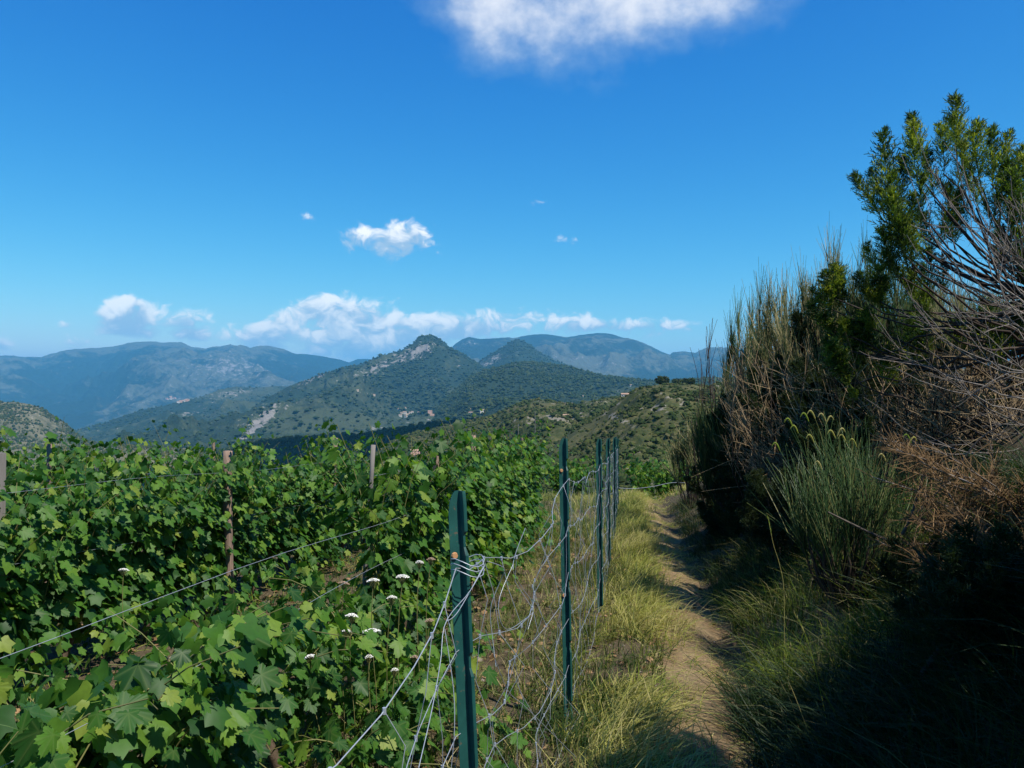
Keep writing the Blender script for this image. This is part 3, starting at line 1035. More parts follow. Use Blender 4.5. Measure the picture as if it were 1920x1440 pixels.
# ------------------------------------------------------------------ vine leaves
def vine_leaf(seed, detail=True):
    """five-lobed toothed blade; petiole joins at the origin, tip along +Y, about 1 unit long"""
    r = np.random.default_rng(seed)
    lobes = [(0, 1.0), (52, .86), (-52, .86), (112, .62), (-112, .62)]
    if detail:
        ang = np.linspace(-166, 166, 57)
    else:
        ang = np.array([-160, -128, -110, -80, -52, -27, 0, 27, 52, 80, 110, 128, 160], float)
    rad = np.zeros_like(ang)
    for c, l in lobes:
        w = 33 if c == 0 else 32
        rad = np.maximum(rad, l * np.exp(-(np.abs(ang - c) / w) ** 2 * .62))
    rad = np.maximum(rad, .34)
    vein = np.zeros_like(ang)
    for c, l in lobes:
        vein = np.maximum(vein, np.exp(-((ang - c) / 7) ** 2))
    if detail:
        rad = rad * (1 + .06 * np.where(np.arange(len(ang)) % 2 == 0, 1, -1)) * r.uniform(.95, 1.05, len(ang))
    a = np.radians(ang)
    x, y = rad * np.sin(a) * .92, rad * np.cos(a) + .12
    z = -r.uniform(.05, .34) * (rad ** 2) + .055 * vein * rad + r.normal(0, .010, len(ang)) + r.uniform(-.15, .38) * np.abs(x)
    z = z + r.uniform(-.25, .25) * x * y + r.uniform(-.3, .15) * np.abs(x)
    n = len(ang)
    V = np.concatenate([[[0, .06, .02]], np.stack([x, y, z], 1)])
    F = np.array([(0, k + 1, k) for k in range(1, n)])
    v = np.concatenate([[1.0], vein])
    if detail:                                                         # petiole
        b = len(V)
        V = np.concatenate([V, [[.015, .06, .01], [-.015, .06, .01], [.012, -.25, -.16], [-.012, -.25, -.16], [.01, -.5, -.42], [-.01, -.5, -.42]]])
        F = np.concatenate([F, [(b, b + 1, b + 2), (b + 1, b + 3, b + 2), (b + 2, b + 3, b + 4), (b + 3, b + 5, b + 4)]])
        v = np.concatenate([v, [.9] * 6])
    V[:, 1] -= .06
    return V, F, v


GREEN = [(0, (.015, .062, .013)), (.35, (.034, .112, .017)), (.68, (.075, .185, .022)), (.90, (.14, .245, .030)), (1, (.21, .27, .04))]
M_leaf = leafy_mat('vine_leaf', GREEN, trans=.36, rough=.50, spec=.24, tcol=(1.7, 1.75, .7), vein=(.14, .20, .06))
M_leaf2 = leafy_mat('vine_foliage', GREEN, trans=.36, rough=.50, spec=.24, tcol=(1.7, 1.75, .7))
m, g, out = new_mat('vine_bark')
n1 = g.noise(objcoord(g), 45, 5, .7)
principled(g, out, g.mix(n1, (.05, .035, .025), (.16, .12, .085)), .9, .1, bump=n1, bump_d=.01)
M_bark = m
m, g, out = new_mat('green_cane')
n1 = g.noise(objcoord(g), 30, 3, .6)
principled(g, out, g.mix(n1, (.10, .14, .03), (.20, .16, .07)), .6, .3)
M_cane = m
m, g, out = new_mat('weathered_post')
Pc = objcoord(g)
mp = g.new('ShaderNodeMapping')
mp.inputs['Scale'].default_value = (30, 30, 2.5)
g.l.new(Pc, mp.inputs[0])
n1, n2 = g.noise(mp.outputs[0], 1.5, 6, .7), g.noise(Pc, 5, 3)
c = g.mix(g.step(n1, .3, .7), (.10, .062, .045), (.30, .20, .15))
principled(g, out, g.mix(g.math('MULTIPLY', n2, .5), c, (.32, .26, .21)), .9, .1, bump=n1, bump_d=.01)
M_wood_post = m
m, g, out = new_mat('grey_post')
mp = g.new('ShaderNodeMapping')
mp.inputs['Scale'].default_value = (30, 30, 2.5)
g.l.new(objcoord(g), mp.inputs[0])
n1 = g.noise(mp.outputs[0], 1.5, 6, .7)
principled(g, out, g.mix(n1, (.11, .10, .09), (.26, .24, .22)), .9, .1, bump=n1, bump_d=.01)
M_grey_post = m

LEAVES = []
for k in range(10):
    V, F, v = vine_leaf(100 + k)
    LEAVES.append(mesh_np('leaf', V, F, M_leaf, True, {'vein': v}))
LOWLEAF = [vine_leaf(200 + k, False)[:2] for k in range(6)]


def row_x(row, Y):
    """centre line of a vine row; the rows run alongside the fence"""
    off = {1: -1.42, 2: -3.42, 3: -5.35, 4: -7.3, 5: -9.3}[row]
    return off + .143 * np.asarray(Y, float)


def shoots_of(r, n_sh, length, height, spread, lean, base_z):
    """canes rising from the cordon; returns polylines (n,6,3) in vine space: x across the row, y along it"""
    t = np.linspace(0, 1, 6)[None, :, None]
    b = np.stack([r.normal(0, .04, n_sh), r.uniform(-length / 2, length / 2, n_sh), base_z + r.normal(0, .06, n_sh)], 1)
    side = np.where(r.random(n_sh) < .5, -1, 1)
    top = np.stack([side * np.abs(r.normal(0, spread, n_sh)), r.normal(0, .16, n_sh), height * r.uniform(.72, 1.12, n_sh)], 1)
    out = np.stack([side * r.uniform(.05, lean, n_sh), r.normal(0, .1, n_sh), -r.uniform(0, .22, n_sh)], 1)
    return b[:, None] + top[:, None] * t + out[:, None] * (t ** 3)


def leaf_set(r, sh, per, size, outw):
    """leaf positions, directions, normals and sizes along the canes"""
    n, k, _ = sh.shape
    u = r.uniform(.03, 1.0, (n, per)) * (k - 1)
    i = np.minimum(u.astype(int), k - 2)
    f = (u - i)[..., None]
    ar = np.arange(n)[:, None]
    P = sh[ar, i] * (1 - f) + sh[ar, i + 1] * f
    P = P.reshape(-1, 3)
    m_ = len(P)
    az = r.uniform(0, 2 * math.pi, m_)
    o = np.stack([np.cos(az) * outw, np.sin(az), r.uniform(-.3, .6, m_)], 1)
    pet = r.uniform(.05, .14, m_)[:, None]
    P = P + o * pet
    sgn = np.sign(P[:, 0] + r.normal(0, .05, m_))
    nrm = np.stack([sgn * r.uniform(.15, 1.1, m_), r.normal(0, .45, m_), r.uniform(.15, 1.1, m_)], 1)
    tip = np.stack([o[:, 0] * .7 + sgn * .25, o[:, 1] * .8, -r.uniform(.25, 1.1, m_)], 1)
    tt = (u / (k - 1)).reshape(-1)
    S = size * r.uniform(.62, 1.15, m_) * np.where(tt > .85, .62, 1.0)
    return P, norm(tip), norm(nrm), S, tt


def make_vine(row, Y, rowdir, label, group, seed, n_sh=15, per=20, length=.95, height=.82, base_z=.52, size=.078, singles=290, spread=.13, lean=.22, trunk=True, detail_all=False, zoff=0.0):
    r = np.random.default_rng(seed)
    X = float(row_x(row, Y))
    z = float(ground_z(X, Y)) + zoff
    v = empty('grapevine', (X, Y, z), label, 'grapevine', group)
    v.rotation_euler = (0, 0, rowdir)
    if trunk:
        t = np.linspace(0, 1, 7)
        p = np.stack([.03 * np.sin(t * 5 + seed), .03 * np.cos(t * 4 + seed), t * base_z], 1)
        V, F = tubes(p, .026 - .008 * t, 6)
        put('trunk', mesh_np('trunk', V, F, M_bark, True), v)
        c = np.array([(.02 * math.sin(3 * q + seed), q, base_z + .03 * math.sin(4 * q + seed) - .02) for q in np.linspace(-length / 2, length / 2, 9)])
        V, F = tubes(c, .014, 5)
        put('cordon', mesh_np('cordon', V, F, M_bark, True), v)
    sh = shoots_of(r, n_sh, length, height, spread, lean, base_z)
    if height > .8:
        tall = r.choice(n_sh, 3, replace=False)
        sh[tall, :, 2] = base_z + (sh[tall, :, 2] - base_z) * r.uniform(1.05, 1.2, 3)[:, None]
    V, F = tubes(sh, np.linspace(.0034, .0016, 6)[None], 4)
    put('cane', mesh_np('cane', V, F, M_cane, True), v)
    P, T, N, S, tt = leaf_set(r, sh, per, size, 1.0)
    sh2 = shoots_of(r, max(5, n_sh // 2), length, -(base_z - .02), .14, .34, base_z + .16)
    P2, T2, N2, S2, tt2 = leaf_set(r, sh2, per, size, 1.0)
    P, T, N, S = np.concatenate([P, P2]), np.concatenate([T, T2]), np.concatenate([N, N2]), np.concatenate([S, S2])
    # leaves nearest the eye become single leaf parts, the others one part
    cs, sn = math.cos(rowdir), math.sin(rowdir)
    W = np.stack([X + P[:, 0] * cs - P[:, 1] * sn, Y + P[:, 0] * sn + P[:, 1] * cs, z + P[:, 2]], 1)
    dist = np.linalg.norm(W, axis=1) + r.uniform(0, .25, len(P)) - .12 * (P[:, 2] > 1.0) - S
    order = np.argsort(dist)
    near, rest = order[:singles], order[singles:]
    Ms = frame_from(T, N)
    for i in near:
        o = bpy.data.objects.new('leaf', LEAVES[int(r.integers(0, len(LEAVES)))])
        COL.objects.link(o)
        o.parent = v
        Mx = Ms[i] * S[i]
        o.matrix_local = Matrix(((Mx[0, 0], Mx[0, 1], Mx[0, 2], P[i, 0]), (Mx[1, 0], Mx[1, 1], Mx[1, 2], P[i, 1]), (Mx[2, 0], Mx[2, 1], Mx[2, 2], P[i, 2]), (0, 0, 0, 1)))
    if len(rest):
        G = Geo()
        kk = r.integers(0, 6, len(rest))
        for k in range(6):
            s_ = rest[kk == k]
            if len(s_):
                vv, ff = instances(LOWLEAF[k][0], [LOWLEAF[k][1]], Ms[s_] * S[s_][:, None, None], P[s_])
                G.add(vv, ff, np.repeat(r.random(len(s_)), len(LOWLEAF[k][0])))
        tag(put('foliage', G.mesh('foliage', M_leaf2, True), v), kind='stuff')
    return v


DIR = -math.atan(.143)
# first row: low young vines near the camera, then a dense leafy wall beside the fence
g1 = 'dense vines of the row beside the fence'
young = [(1.25, 'low leafy young vine cut off by the bottom left corner', 14, 34, .066, .52),
         (1.85, 'low young vine with big leaves on the lower wire in the bottom left', 15, 36, .068, .56),
         (2.5, 'low young vine with broad sunlit leaves along the lower trellis wire', 15, 34, .066, .48),
         (3.2, 'low sparse vine in the gap before the white wild carrot', 9, 26, .062, .30),
         (4.05, 'short bushy vine behind the white wild carrot flowers', 12, 30, .060, .38)]
for k, (Y, lab, ns, per, sz, hh) in enumerate(young):
    make_vine(1, Y, DIR, lab, None, 500 + k, n_sh=ns, per=per, height=hh, base_z=.38, size=sz, singles=300, spread=.20, lean=.30)
for k, (Y, dx) in enumerate(((2.75, .42), (3.35, .40), (3.95, .36))):
    v = make_vine(1, Y, DIR, ('low vine shoots with yellowing leaves sprawling towards the nearest post', 'low vine shoots among the white wild carrot heads', 'low leafy shoots right of the white wild carrot')[k], None, 510 + k, n_sh=9, per=18, height=.22, base_z=.16, size=.062, singles=300, spread=.2, lean=.25, trunk=False)
    v.location.x += dx
for k, Y in enumerate(np.arange(5.0, 11.7, .8)):
    make_vine(1, Y, DIR, 'leafy grapevine forming the dense green wall left of the wire fence', g1, 520 + k, n_sh=26, per=31, height=.92 + .07 * math.sin(k * 2.1), base_z=.50, singles=290, size=.068)
# second row: continuous hedge with wooden posts
g2 = 'dense vines of the second row'
for k, Y in enumerate(np.arange(2.5, 10.9, .8)):
    make_vine(2, Y, DIR, 'leafy grapevine in the dense second row with the reddish wooden post', g2, 560 + k, n_sh=27, per=33, height=.95 + .07 * math.sin(k * 1.7), base_z=.40, singles=290, size=.070)
g3 = 'vines of the rows behind'
for row, y0, y1 in ((3, 4.4, 11.2), (4, 6.2, 11.6), (5, 8.0, 12.0)):
    for k, Y in enumerate(np.arange(y0, y1, .95)):
        make_vine(row, Y, DIR, 'leafy grapevine top showing behind the second row', g3, 600 + row * 20 + k, n_sh=22, per=20, height=.98 + .06 * math.sin(k * 2.3 + row), singles=0)
# a few vines on the next terrace down, beyond the end of the path
for k, (x, Y) in enumerate(((1.7, 20.3), (2.3, 20.4), (1.2, 20.9), (3.3, 20.6), (3.9, 20.9), (4.5, 21.3), (3.6, 22.0), (4.3, 22.4), (5.0, 22.8))):
    v = make_vine(1, Y, DIR, 'bright green vine on the lower terrace beyond the end of the path', 'vines on the lower terrace', 700 + k, n_sh=16, per=18, height=.75, base_z=.35, singles=0, spread=.25, lean=.4, size=.09)
    v.location = (x, Y, float(ground_z(x, Y)))


# ------------------------------------------------------------------ trellises: posts and wires of each row
def round_post(h, rad, seed, mat, square=False):
    r = np.random.default_rng(seed)
    t = np.linspace(0, 1, 9)
    n = 4 if square else 9
    p = np.stack([.008 * np.sin(t * 4 + seed), .006 * np.cos(t * 5), t * h], 1)
    V, F = tubes(p, rad * (1 + .06 * np.sin(t * 9 + seed)), n)
    V = V.copy()
    V += r.normal(0, rad * .05, V.shape)
    top = np.arange(8 * n, 9 * n)
    return mesh_np('post', V, F + [top[None, :]], mat, not square)


def trellis(row, posts, wires, label):
    Y0 = posts[0][0]
    X0 = float(row_x(row, Y0))
    o0 = np.array([X0, Y0, float(ground_z(X0, Y0))])
    t = empty('vine_trellis', tuple(o0), label, 'trellis')
    for k, (Y, ztop, rad, mat, lean, dx) in enumerate(posts):
        X = float(row_x(row, Y)) + dx
        zg = float(ground_z(X, Y)) - .1
        o = put('post', round_post(ztop - zg, rad, row * 10 + k, mat, k % 2 == 1), t)
        o.location = np.array([X, Y, zg]) - o0
        o.rotation_euler = (0, R(lean), 0)
    for (hgt, dx, y0, y1) in wires:
        ys = np.linspace(y0, y1, 26)
        xs = row_x(row, ys) + dx
        V, F = tubes(np.stack([xs, ys, ground_z(row_x(row, ys), 0 * ys + ys) * 0 + (-1.41 - .065 * ys) + hgt + .012 * np.sin(ys * 1.9 + hgt * 9)], 1) - o0, .0010, 5)
        put('wire', mesh_np('wire', V, F, M_wire, True), t)
    return t


trellis(1, [(4.78, -.36, .014, M_grey_post, 2.5, -.16), (6.05, -.475, .021, M_wood_post, -1, .0), (7.2, -.46, .02, M_wood_post, 1, .02), (10.9, -.73, .022, M_wood_post, 0, 0)],
        [(.715, .10, 1.0, 11.6), (.95, .10, 1.0, 11.6), (1.17, -.06, 4.7, 11.6)], 'trellis of the first row with thin posts and slanting wires nearest the camera')
trellis(2, [(6.6, -.55, .036, M_wood_post, 0, .15), (4.38, -.375, .03, M_grey_post, .5, -.0), (9.2, -.62, .026, M_wood_post, 1, .05)],
        [(.72, .17, 2.6, 10.9), (1.12, .17, 2.6, 10.9)], 'trellis of the second row with a stout reddish wooden post')
trellis(3, [(7.4, -.55, .02, M_wood_post, 1, 0), (10.4, -.72, .02, M_wood_post, 0, 0)], [(1.0, .15, 4.2, 11.2)], 'trellis of the third row with one thin post showing above the leaves')


# ------------------------------------------------------------------ grasses
STRAW = [(0, (.15, .24, .03)), (.35, (.29, .36, .05)), (.7, (.44, .41, .12)), (1, (.52, .45, .22))]
FRESH = [(0, (.03, .06, .014)), (.4, (.055, .10, .02)), (.75, (.10, .14, .03)), (1, (.22, .20, .07))]
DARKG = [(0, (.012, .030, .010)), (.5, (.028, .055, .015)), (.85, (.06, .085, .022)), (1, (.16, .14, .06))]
M_straw = leafy_mat('dry_grass', STRAW, trans=.42, rough=.6, spec=.2, tcol=(1.2, 1.2, .7))
M_fresh = leafy_mat('green_grass', FRESH, trans=.4, rough=.55, spec=.25, tcol=(1.4, 1.5, .7))
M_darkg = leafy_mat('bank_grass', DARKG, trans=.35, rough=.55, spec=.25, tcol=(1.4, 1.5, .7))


def grass(name, label, mat, n, y0, y1, d0, d1, lmin, lmax, width, seed, flop=(0, 0), clus=.5, patch=1.3, dens=None, segs=3, up=1.0, tint=None, ypow=1.0):
    """tufts of blades over the strip between two distances from the fence line"""
    r = np.random.default_rng(seed)
    nt = n // 9
    Y = y0 + (y1 - y0) * r.random(nt * 3) ** ypow
    D = r.uniform(d0, d1, nt * 3)
    nz = fbm(D * patch + 7, Y * patch, 4, seed)
    w = np.clip((nz - .5) * 5 * clus + .6, .02, 1)
    if dens is not None:
        w = w * dens(D, Y)
    keep = np.argsort(r.random(nt * 3) / np.maximum(w, 1e-6))[:nt]
    Y, D, nz = Y[keep], D[keep], nz[keep]
    k = 9
    bx = (fence_x(Y) + D)[:, None] + r.normal(0, .035, (nt, k))
    by = Y[:, None] + r.normal(0, .035, (nt, k))
    bx, by = bx.ravel(), by.ravel()
    base = np.stack([bx, by, ground_z(bx, by) - .01], 1)
    m_ = len(base)
    a = r.uniform(0, 2 * math.pi, m_)
    tl = np.repeat(r.uniform(0, 2 * math.pi, nt), k)
    sp = r.uniform(.05, .55, m_)
    head = norm(np.stack([np.cos(a) * sp + .2 * np.cos(tl), np.sin(a) * sp + .2 * np.sin(tl), np.full(m_, up)], 1))
    L = r.uniform(lmin, lmax, m_) * np.repeat(r.uniform(.65, 1.15, nt), k)
    dr = np.stack([head[:, 0] * .5 + flop[0], head[:, 1] * .5 + flop[1], -r.uniform(.15, .75, m_)], 1)
    V, F, per = blades(base, head, L, width * r.uniform(.6, 1.3, m_), dr, segs, curl=r.uniform(-.7, .7, m_))
    tv = np.clip(np.repeat(np.clip((nz - .35) * 1.6, 0, 1), k) * .6 + r.random(m_) * .4, 0, .995) if tint is None else tint(r, m_)
    o = put(name, mesh_np(name, V, F, mat, False, {'tint': np.repeat(tv, per)}))
    return tag(o, label, kind='stuff')


dense_edge = lambda D, Y: np.exp(-((D - .30) / .20) ** 2) + .12
grass('dry_grass', 'long sunlit yellow green grass along the foot of the wire fence', M_straw, 15000, 2.6, 19.6, -.12, .70, .12, .34, .0055, 21, flop=(.30, -.1), dens=dense_edge, patch=1.0, ypow=1.25)
grass('grass', 'fresh green grass mixed into the fence verge', M_fresh, 8000, 2.4, 17, -.28, .45, .12, .34, .006, 22, flop=(.15, -.1), ypow=1.35)
grass('dry_grass', 'trodden straw lying over the path', M_straw, 12000, 3.0, 19, .35, 1.1, .04, .14, .005, 23, flop=(.2, -.5), up=.35, clus=.9, patch=2.2, ypow=1.2)
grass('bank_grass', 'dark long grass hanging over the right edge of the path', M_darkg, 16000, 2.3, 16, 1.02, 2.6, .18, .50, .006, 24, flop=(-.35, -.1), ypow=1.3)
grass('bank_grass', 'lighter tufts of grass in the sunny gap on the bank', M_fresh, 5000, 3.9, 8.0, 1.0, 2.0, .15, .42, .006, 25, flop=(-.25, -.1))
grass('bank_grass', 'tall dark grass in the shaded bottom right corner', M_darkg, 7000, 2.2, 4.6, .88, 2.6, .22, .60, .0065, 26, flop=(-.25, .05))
grass('dry_grass', 'pale straw stems standing on the bank under the broom', M_straw, 4200, 4.2, 6.4, 1.05, 2.4, .18, .50, .004, 27, flop=(-.2, -.15), clus=.9)
# between the fence and the vines, and under the rows
grass('weeds', 'weedy green grass between the wire fence and the vines', M_fresh, 9500, 2.4, 13.5, -1.35, -.05, .07, .26, .006, 28, clus=.9, patch=1.6, ypow=1.25)
grass('dry_grass', 'dead straw scattered between the fence and the vines', M_straw, 6500, 2.2, 13.5, -1.5, .0, .06, .24, .004, 29, clus=.9, patch=2.1, up=.6, ypow=1.25)
grass('weeds', 'low weeds on the soil between the vine rows', M_fresh, 8000, 2.0, 11, -4.6, -1.3, .05, .22, .0065, 30, clus=1, patch=1.2)
grass('dry_grass', 'dry stalks on the soil between the vine rows', M_straw, 5500, 2.0, 11, -4.6, -1.3, .06, .28, .004, 31, clus=1, patch=1.6, up=.6)
grass('grass', 'rough grass on the slope below the end of the path', M_straw, 5000, 18, 26, -3.5, 4.5, .15, .4, .012, 32)

grass('weeds', 'green weeds on the ground behind the far fence posts', M_fresh, 7000, 10.5, 20, -4.5, .0, .12, .42, .009, 33, clus=.6, patch=.8)
grass('dry_grass', 'dry grass on the ground behind the far fence posts', M_straw, 5000, 10.5, 20, -4.5, .0, .12, .40, .007, 34, clus=.8, patch=.8)

# litter: dead leaves and small stones on the soil
m, g, out = new_mat('dead_leaf')
oi = g.new('ShaderNodeAttribute')
oi.attribute_name = 'tint'
principled(g, out, g.mix(oi.outputs['Fac'], (.09, .05, .025), (.30, .19, .10)), .85, .1)
M_dead = m
r = np.random.default_rng(77)
nl = 2600
Y = 2.0 + 10 * r.random(nl) ** 1.3
D = r.uniform(-4.4, 1.0, nl)
X = fence_x(Y) + D
T = np.stack([X, Y, ground_z(X, Y) + .015], 1)
Mm = frame_from(norm(np.stack([r.normal(0, 1, nl), r.normal(0, 1, nl), r.normal(0, .25, nl)], 1)), norm(np.stack([r.normal(0, .35, nl), r.normal(0, .35, nl), np.ones(nl)], 1)))
Gd = Geo()
for k in range(3):
    s_ = np.arange(nl)[k::3]
    v, f = instances(LOWLEAF[k][0], [LOWLEAF[k][1]], Mm[s_] * r.uniform(.02, .05, len(s_))[:, None, None], T[s_])
    Gd.add(v, f, np.repeat(r.random(len(s_)), len(LOWLEAF[k][0])))
tag(put('leaf_litter', Gd.mesh('leaf_litter', M_dead)), 'brown fallen leaves strewn over the vineyard soil', kind='stuff')
m, g, out = new_mat('field_stone')
oi = g.new('ShaderNodeAttribute')
oi.attribute_name = 'tint'
principled(g, out, g.mix(oi.outputs['Fac'], (.12, .095, .07), (.36, .32, .27)), .9, .1)
ns = 2200
Y = 2.2 + 14 * r.random(ns) ** 1.3
D = r.uniform(-4.2, 1.25, ns)
X = fence_x(Y) + D
Gd = Geo()
for k in range(4):
    V0, F0 = clump(0, 900 + k, .6)
    s_ = np.arange(ns)[k::4]
    rad = .006 * r.lognormal(0, .7, len(s_))
    v, f = instances(V0, [F0], np.eye(3)[None] * rad[:, None, None], np.stack([X[s_], Y[s_], ground_z(X[s_], Y[s_])], 1))
    Gd.add(v, f, np.repeat(r.random(len(s_)), len(V0)))
tag(put('stones', Gd.mesh('stones', m)), 'small pale stones and clods on the soil and the path', kind='stuff')


# ------------------------------------------------------------------ shrubs of the bank
def twig_mat(name, c0, c1, rough=.8):
    m, g, out = new_mat(name)
    at = g.new('ShaderNodeAttribute')
    at.attribute_name = 'tint'
    n = g.noise(g.new('ShaderNodeNewGeometry').outputs['Position'], 25, 3)
    f = g.math('ADD', g.math('MULTIPLY', at.outputs['Fac'], .7), g.math('MULTIPLY', n, .3))
    principled(g, out, g.mix(f, c0, c1), rough, .2)
    return m


M_bark_grey = twig_mat('grey_branch', (.06, .050, .041), (.28, .245, .21))
M_bark_dark = twig_mat('dark_branch', (.020, .015, .012), (.075, .055, .042))
M_dry_twig = twig_mat('dry_twigs', (.12, .08, .04), (.46, .345, .20))
M_brown = twig_mat('withered_heath', (.045, .027, .012), (.25, .155, .07))
M_broom = leafy_mat('broom_stems', [(0, (.018, .048, .018)), (.45, (.036, .085, .026)), (.75, (.085, .135, .038)), (1, (.24, .22, .08))], trans=.15, rough=.5, spec=.3)
M_broom_dry = leafy_mat('broom_stems_dry', [(0, (.03, .065, .025)), (.45, (.075, .105, .035)), (.70, (.24, .22, .09)), (1, (.44, .36, .19))], trans=.15, rough=.6, spec=.2)
M_heath = leafy_mat('heath_needles', [(0, (.018, .042, .012)), (.45, (.035, .070, .016)), (.75, (.12, .18, .024)), (1, (.27, .29, .05))], trans=.5, rough=.55, spec=.25, tcol=(1.9, 1.9, .6))
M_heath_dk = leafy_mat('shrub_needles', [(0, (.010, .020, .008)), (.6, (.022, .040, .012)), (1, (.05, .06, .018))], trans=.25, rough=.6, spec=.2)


def arcs(r, base, ends, bow=.2, n=7):
    """curved polylines from base points to end points"""
    base, ends = np.asarray(base, float), np.asarray(ends, float)
    t = np.linspace(0, 1, n)[None, :, None]
    L = np.linalg.norm(ends - base, axis=1)[:, None, None]
    b = norm(np.stack([r.normal(0, 1, len(ends)), r.normal(0, 1, len(ends)), r.normal(-.4, .6, len(ends))], 1))[:, None, :]
    P = base[:, None, :] * (1 - t) + ends[:, None, :] * t + b * L * bow * np.sin(t * math.pi) * .5
    P[:, 1:-1] += r.normal(0, .012, P[:, 1:-1].shape) * L
    return P


def twigs_on(r, P, n, l0, l1, up, spread, t0=.3, segs=4, droop=0.0, t1=1.0):
    """thin side twigs leaving the polylines P"""
    m, k, _ = P.shape
    j = r.integers(0, m, n)
    u = (t0 + (t1 - t0) * r.random(n)) * (k - 1)
    i = np.minimum(u.astype(int), k - 2)
    f = (u - i)[:, None]
    b = P[j, i] * (1 - f) + P[j, i + 1] * f
    tan = norm(P[j, i + 1] - P[j, i])
    d = norm(tan * .8 + np.array([0, 0, up]) + r.normal(0, spread, (n, 3)))
    L = r.uniform(l0, l1, n)
    t = np.linspace(0, 1, segs)[None, :, None]
    c = norm(np.array([0, 0, .5 * up - droop]) + r.normal(0, .3, (n, 3)))
    return b[:, None] + (d[:, None] * t + c[:, None] * .22 * t ** 2) * L[:, None, None]


def thick(n, r0, r1):
    return np.linspace(r0, r1, n)[None]


def broom(Y, x, ybase, ytop, wpx, label, seed, mat, group=None, n_main=26, n_twig=1000, l=(.25, .6), name='broom_shrub', up=.9, spread=.22, tw=.0028, woody=M_bark_dark, zbase=None, cat='shrub', t0=.70):
    """broom: a fan of woody stems carrying upright rush-like twigs; measured from its pixels at depth Y"""
    r = np.random.default_rng(seed)
    X = (x - 960) / FPX * Y
    zg = float(ground_z(X, Y)) if zbase is None else zbase
    ztop = (720 - ytop) / FPX * Y
    W = wpx / FPX * Y
    H = ztop - zg
    s = empty(name, (X, Y, zg), label, cat, group)
    a = r.uniform(0, 2 * math.pi, n_main)
    q = np.sqrt(r.random(n_main))
    ends = np.stack([np.cos(a) * q * W / 2, np.sin(a) * q * W / 2 * .8, H * (1.0 - .40 * q ** 2) * r.uniform(.78, 1.0, n_main) - l[1] * .32], 1)
    base = np.stack([np.cos(a) * .06 * W, np.sin(a) * .06 * W, -np.full(n_main, .05)], 1)
    P = arcs(r, base, ends, .25)
    G = Geo()
    V, F = tubes(P, thick(7, .013, .004), 4)
    G.add(V, F, np.repeat(r.random(n_main), 28))
    put('stem', G.mesh('stem', woody, True), s)
    T = twigs_on(r, P, n_twig, l[0], l[1], up, spread, t0)
    V, F = tubes(T, thick(4, tw, tw * .45), 3)
    G = Geo().add(V, F, np.repeat(np.clip(r.random(n_twig), 0, .99), 12))
    tag(put('twigs', G.mesh('twigs', mat), s), kind='stuff')
    return s, P, T, r


def plume_mesh(seed, mat, name='foliage_spray', n=105, needles=12):
    """an upright heath spray of unit length: short side twigs crowded with needles"""
    r = np.random.default_rng(seed)
    t = np.sort(r.random(n)) ** .85
    a = r.uniform(0, 2 * math.pi, n)
    ax = np.stack([.10 * np.sin(t * 2.2 + seed), .08 * np.sin(t * 1.7), t], 1)
    L = .30 * (1 - t) ** .55 * r.uniform(.5, 1.15, n) + .07
    d = norm(np.stack([np.cos(a) * .8, np.sin(a) * .8, r.uniform(.5, 1.1, n)], 1))
    u = np.linspace(.12, 1, needles)[None, :, None]
    C = ax[:, None] + d[:, None] * L[:, None, None] * u + np.array([0, 0, .10])[None, None] * (u ** 2) * L[:, None, None]
    C = C.reshape(-1, 3)
    dd = np.repeat(d, needles, 0)
    m_ = len(C)
    nd = norm(dd * .7 + r.normal(0, .55, (m_, 3)) + np.array([0, 0, .35]))
    sd = norm(np.cross(nd, r.normal(0, 1, (m_, 3))))
    ln, wd = r.uniform(.05, .09, m_)[:, None], .0115
    V = np.stack([C - sd * wd * .6, C + sd * wd * .6, C + nd * ln + sd * wd * .35, C + nd * ln - sd * wd * .35], 1).reshape(-1, 3)
    F = np.arange(m_ * 4).reshape(-1, 4)
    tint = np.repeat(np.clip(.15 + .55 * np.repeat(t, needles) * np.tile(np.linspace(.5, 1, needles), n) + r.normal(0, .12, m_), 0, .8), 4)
    G = Geo().add(V, F, tint)
    Pm = np.stack([.10 * np.sin(np.linspace(-.1, .95, 6) * 2.2 + seed), .08 * np.sin(np.linspace(-.1, .95, 6) * 1.7), np.linspace(-.1, .95, 6)], 1)
    v, f = tubes(Pm, np.linspace(.012, .004, 6), 3)
    G.add(v, f, .05)
    return G.mesh(name, mat)


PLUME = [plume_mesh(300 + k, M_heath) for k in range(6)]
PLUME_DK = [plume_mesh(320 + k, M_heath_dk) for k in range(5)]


def add_plume(parent, tip, base, meshes, r, fat=1.0):
    tip, base = np.asarray(tip, float), np.asarray(base, float)
    L = np.linalg.norm(tip - base)
    d = Vector((tip - base) / L)
    o = bpy.data.objects.new('foliage_spray', meshes[int(r.integers(0, len(meshes)))])
    COL.objects.link(o)
    o.parent = parent
    o.rotation_mode = 'QUATERNION'
    from mathutils import Quaternion
    o.rotation_quaternion = d.to_track_quat('Z', 'Y') @ Quaternion((0, 0, 1), float(r.uniform(0, 6.28)))
    o.location = base - np.array(parent.location)
    o.scale = (L * fat, L * fat, L)
    return o


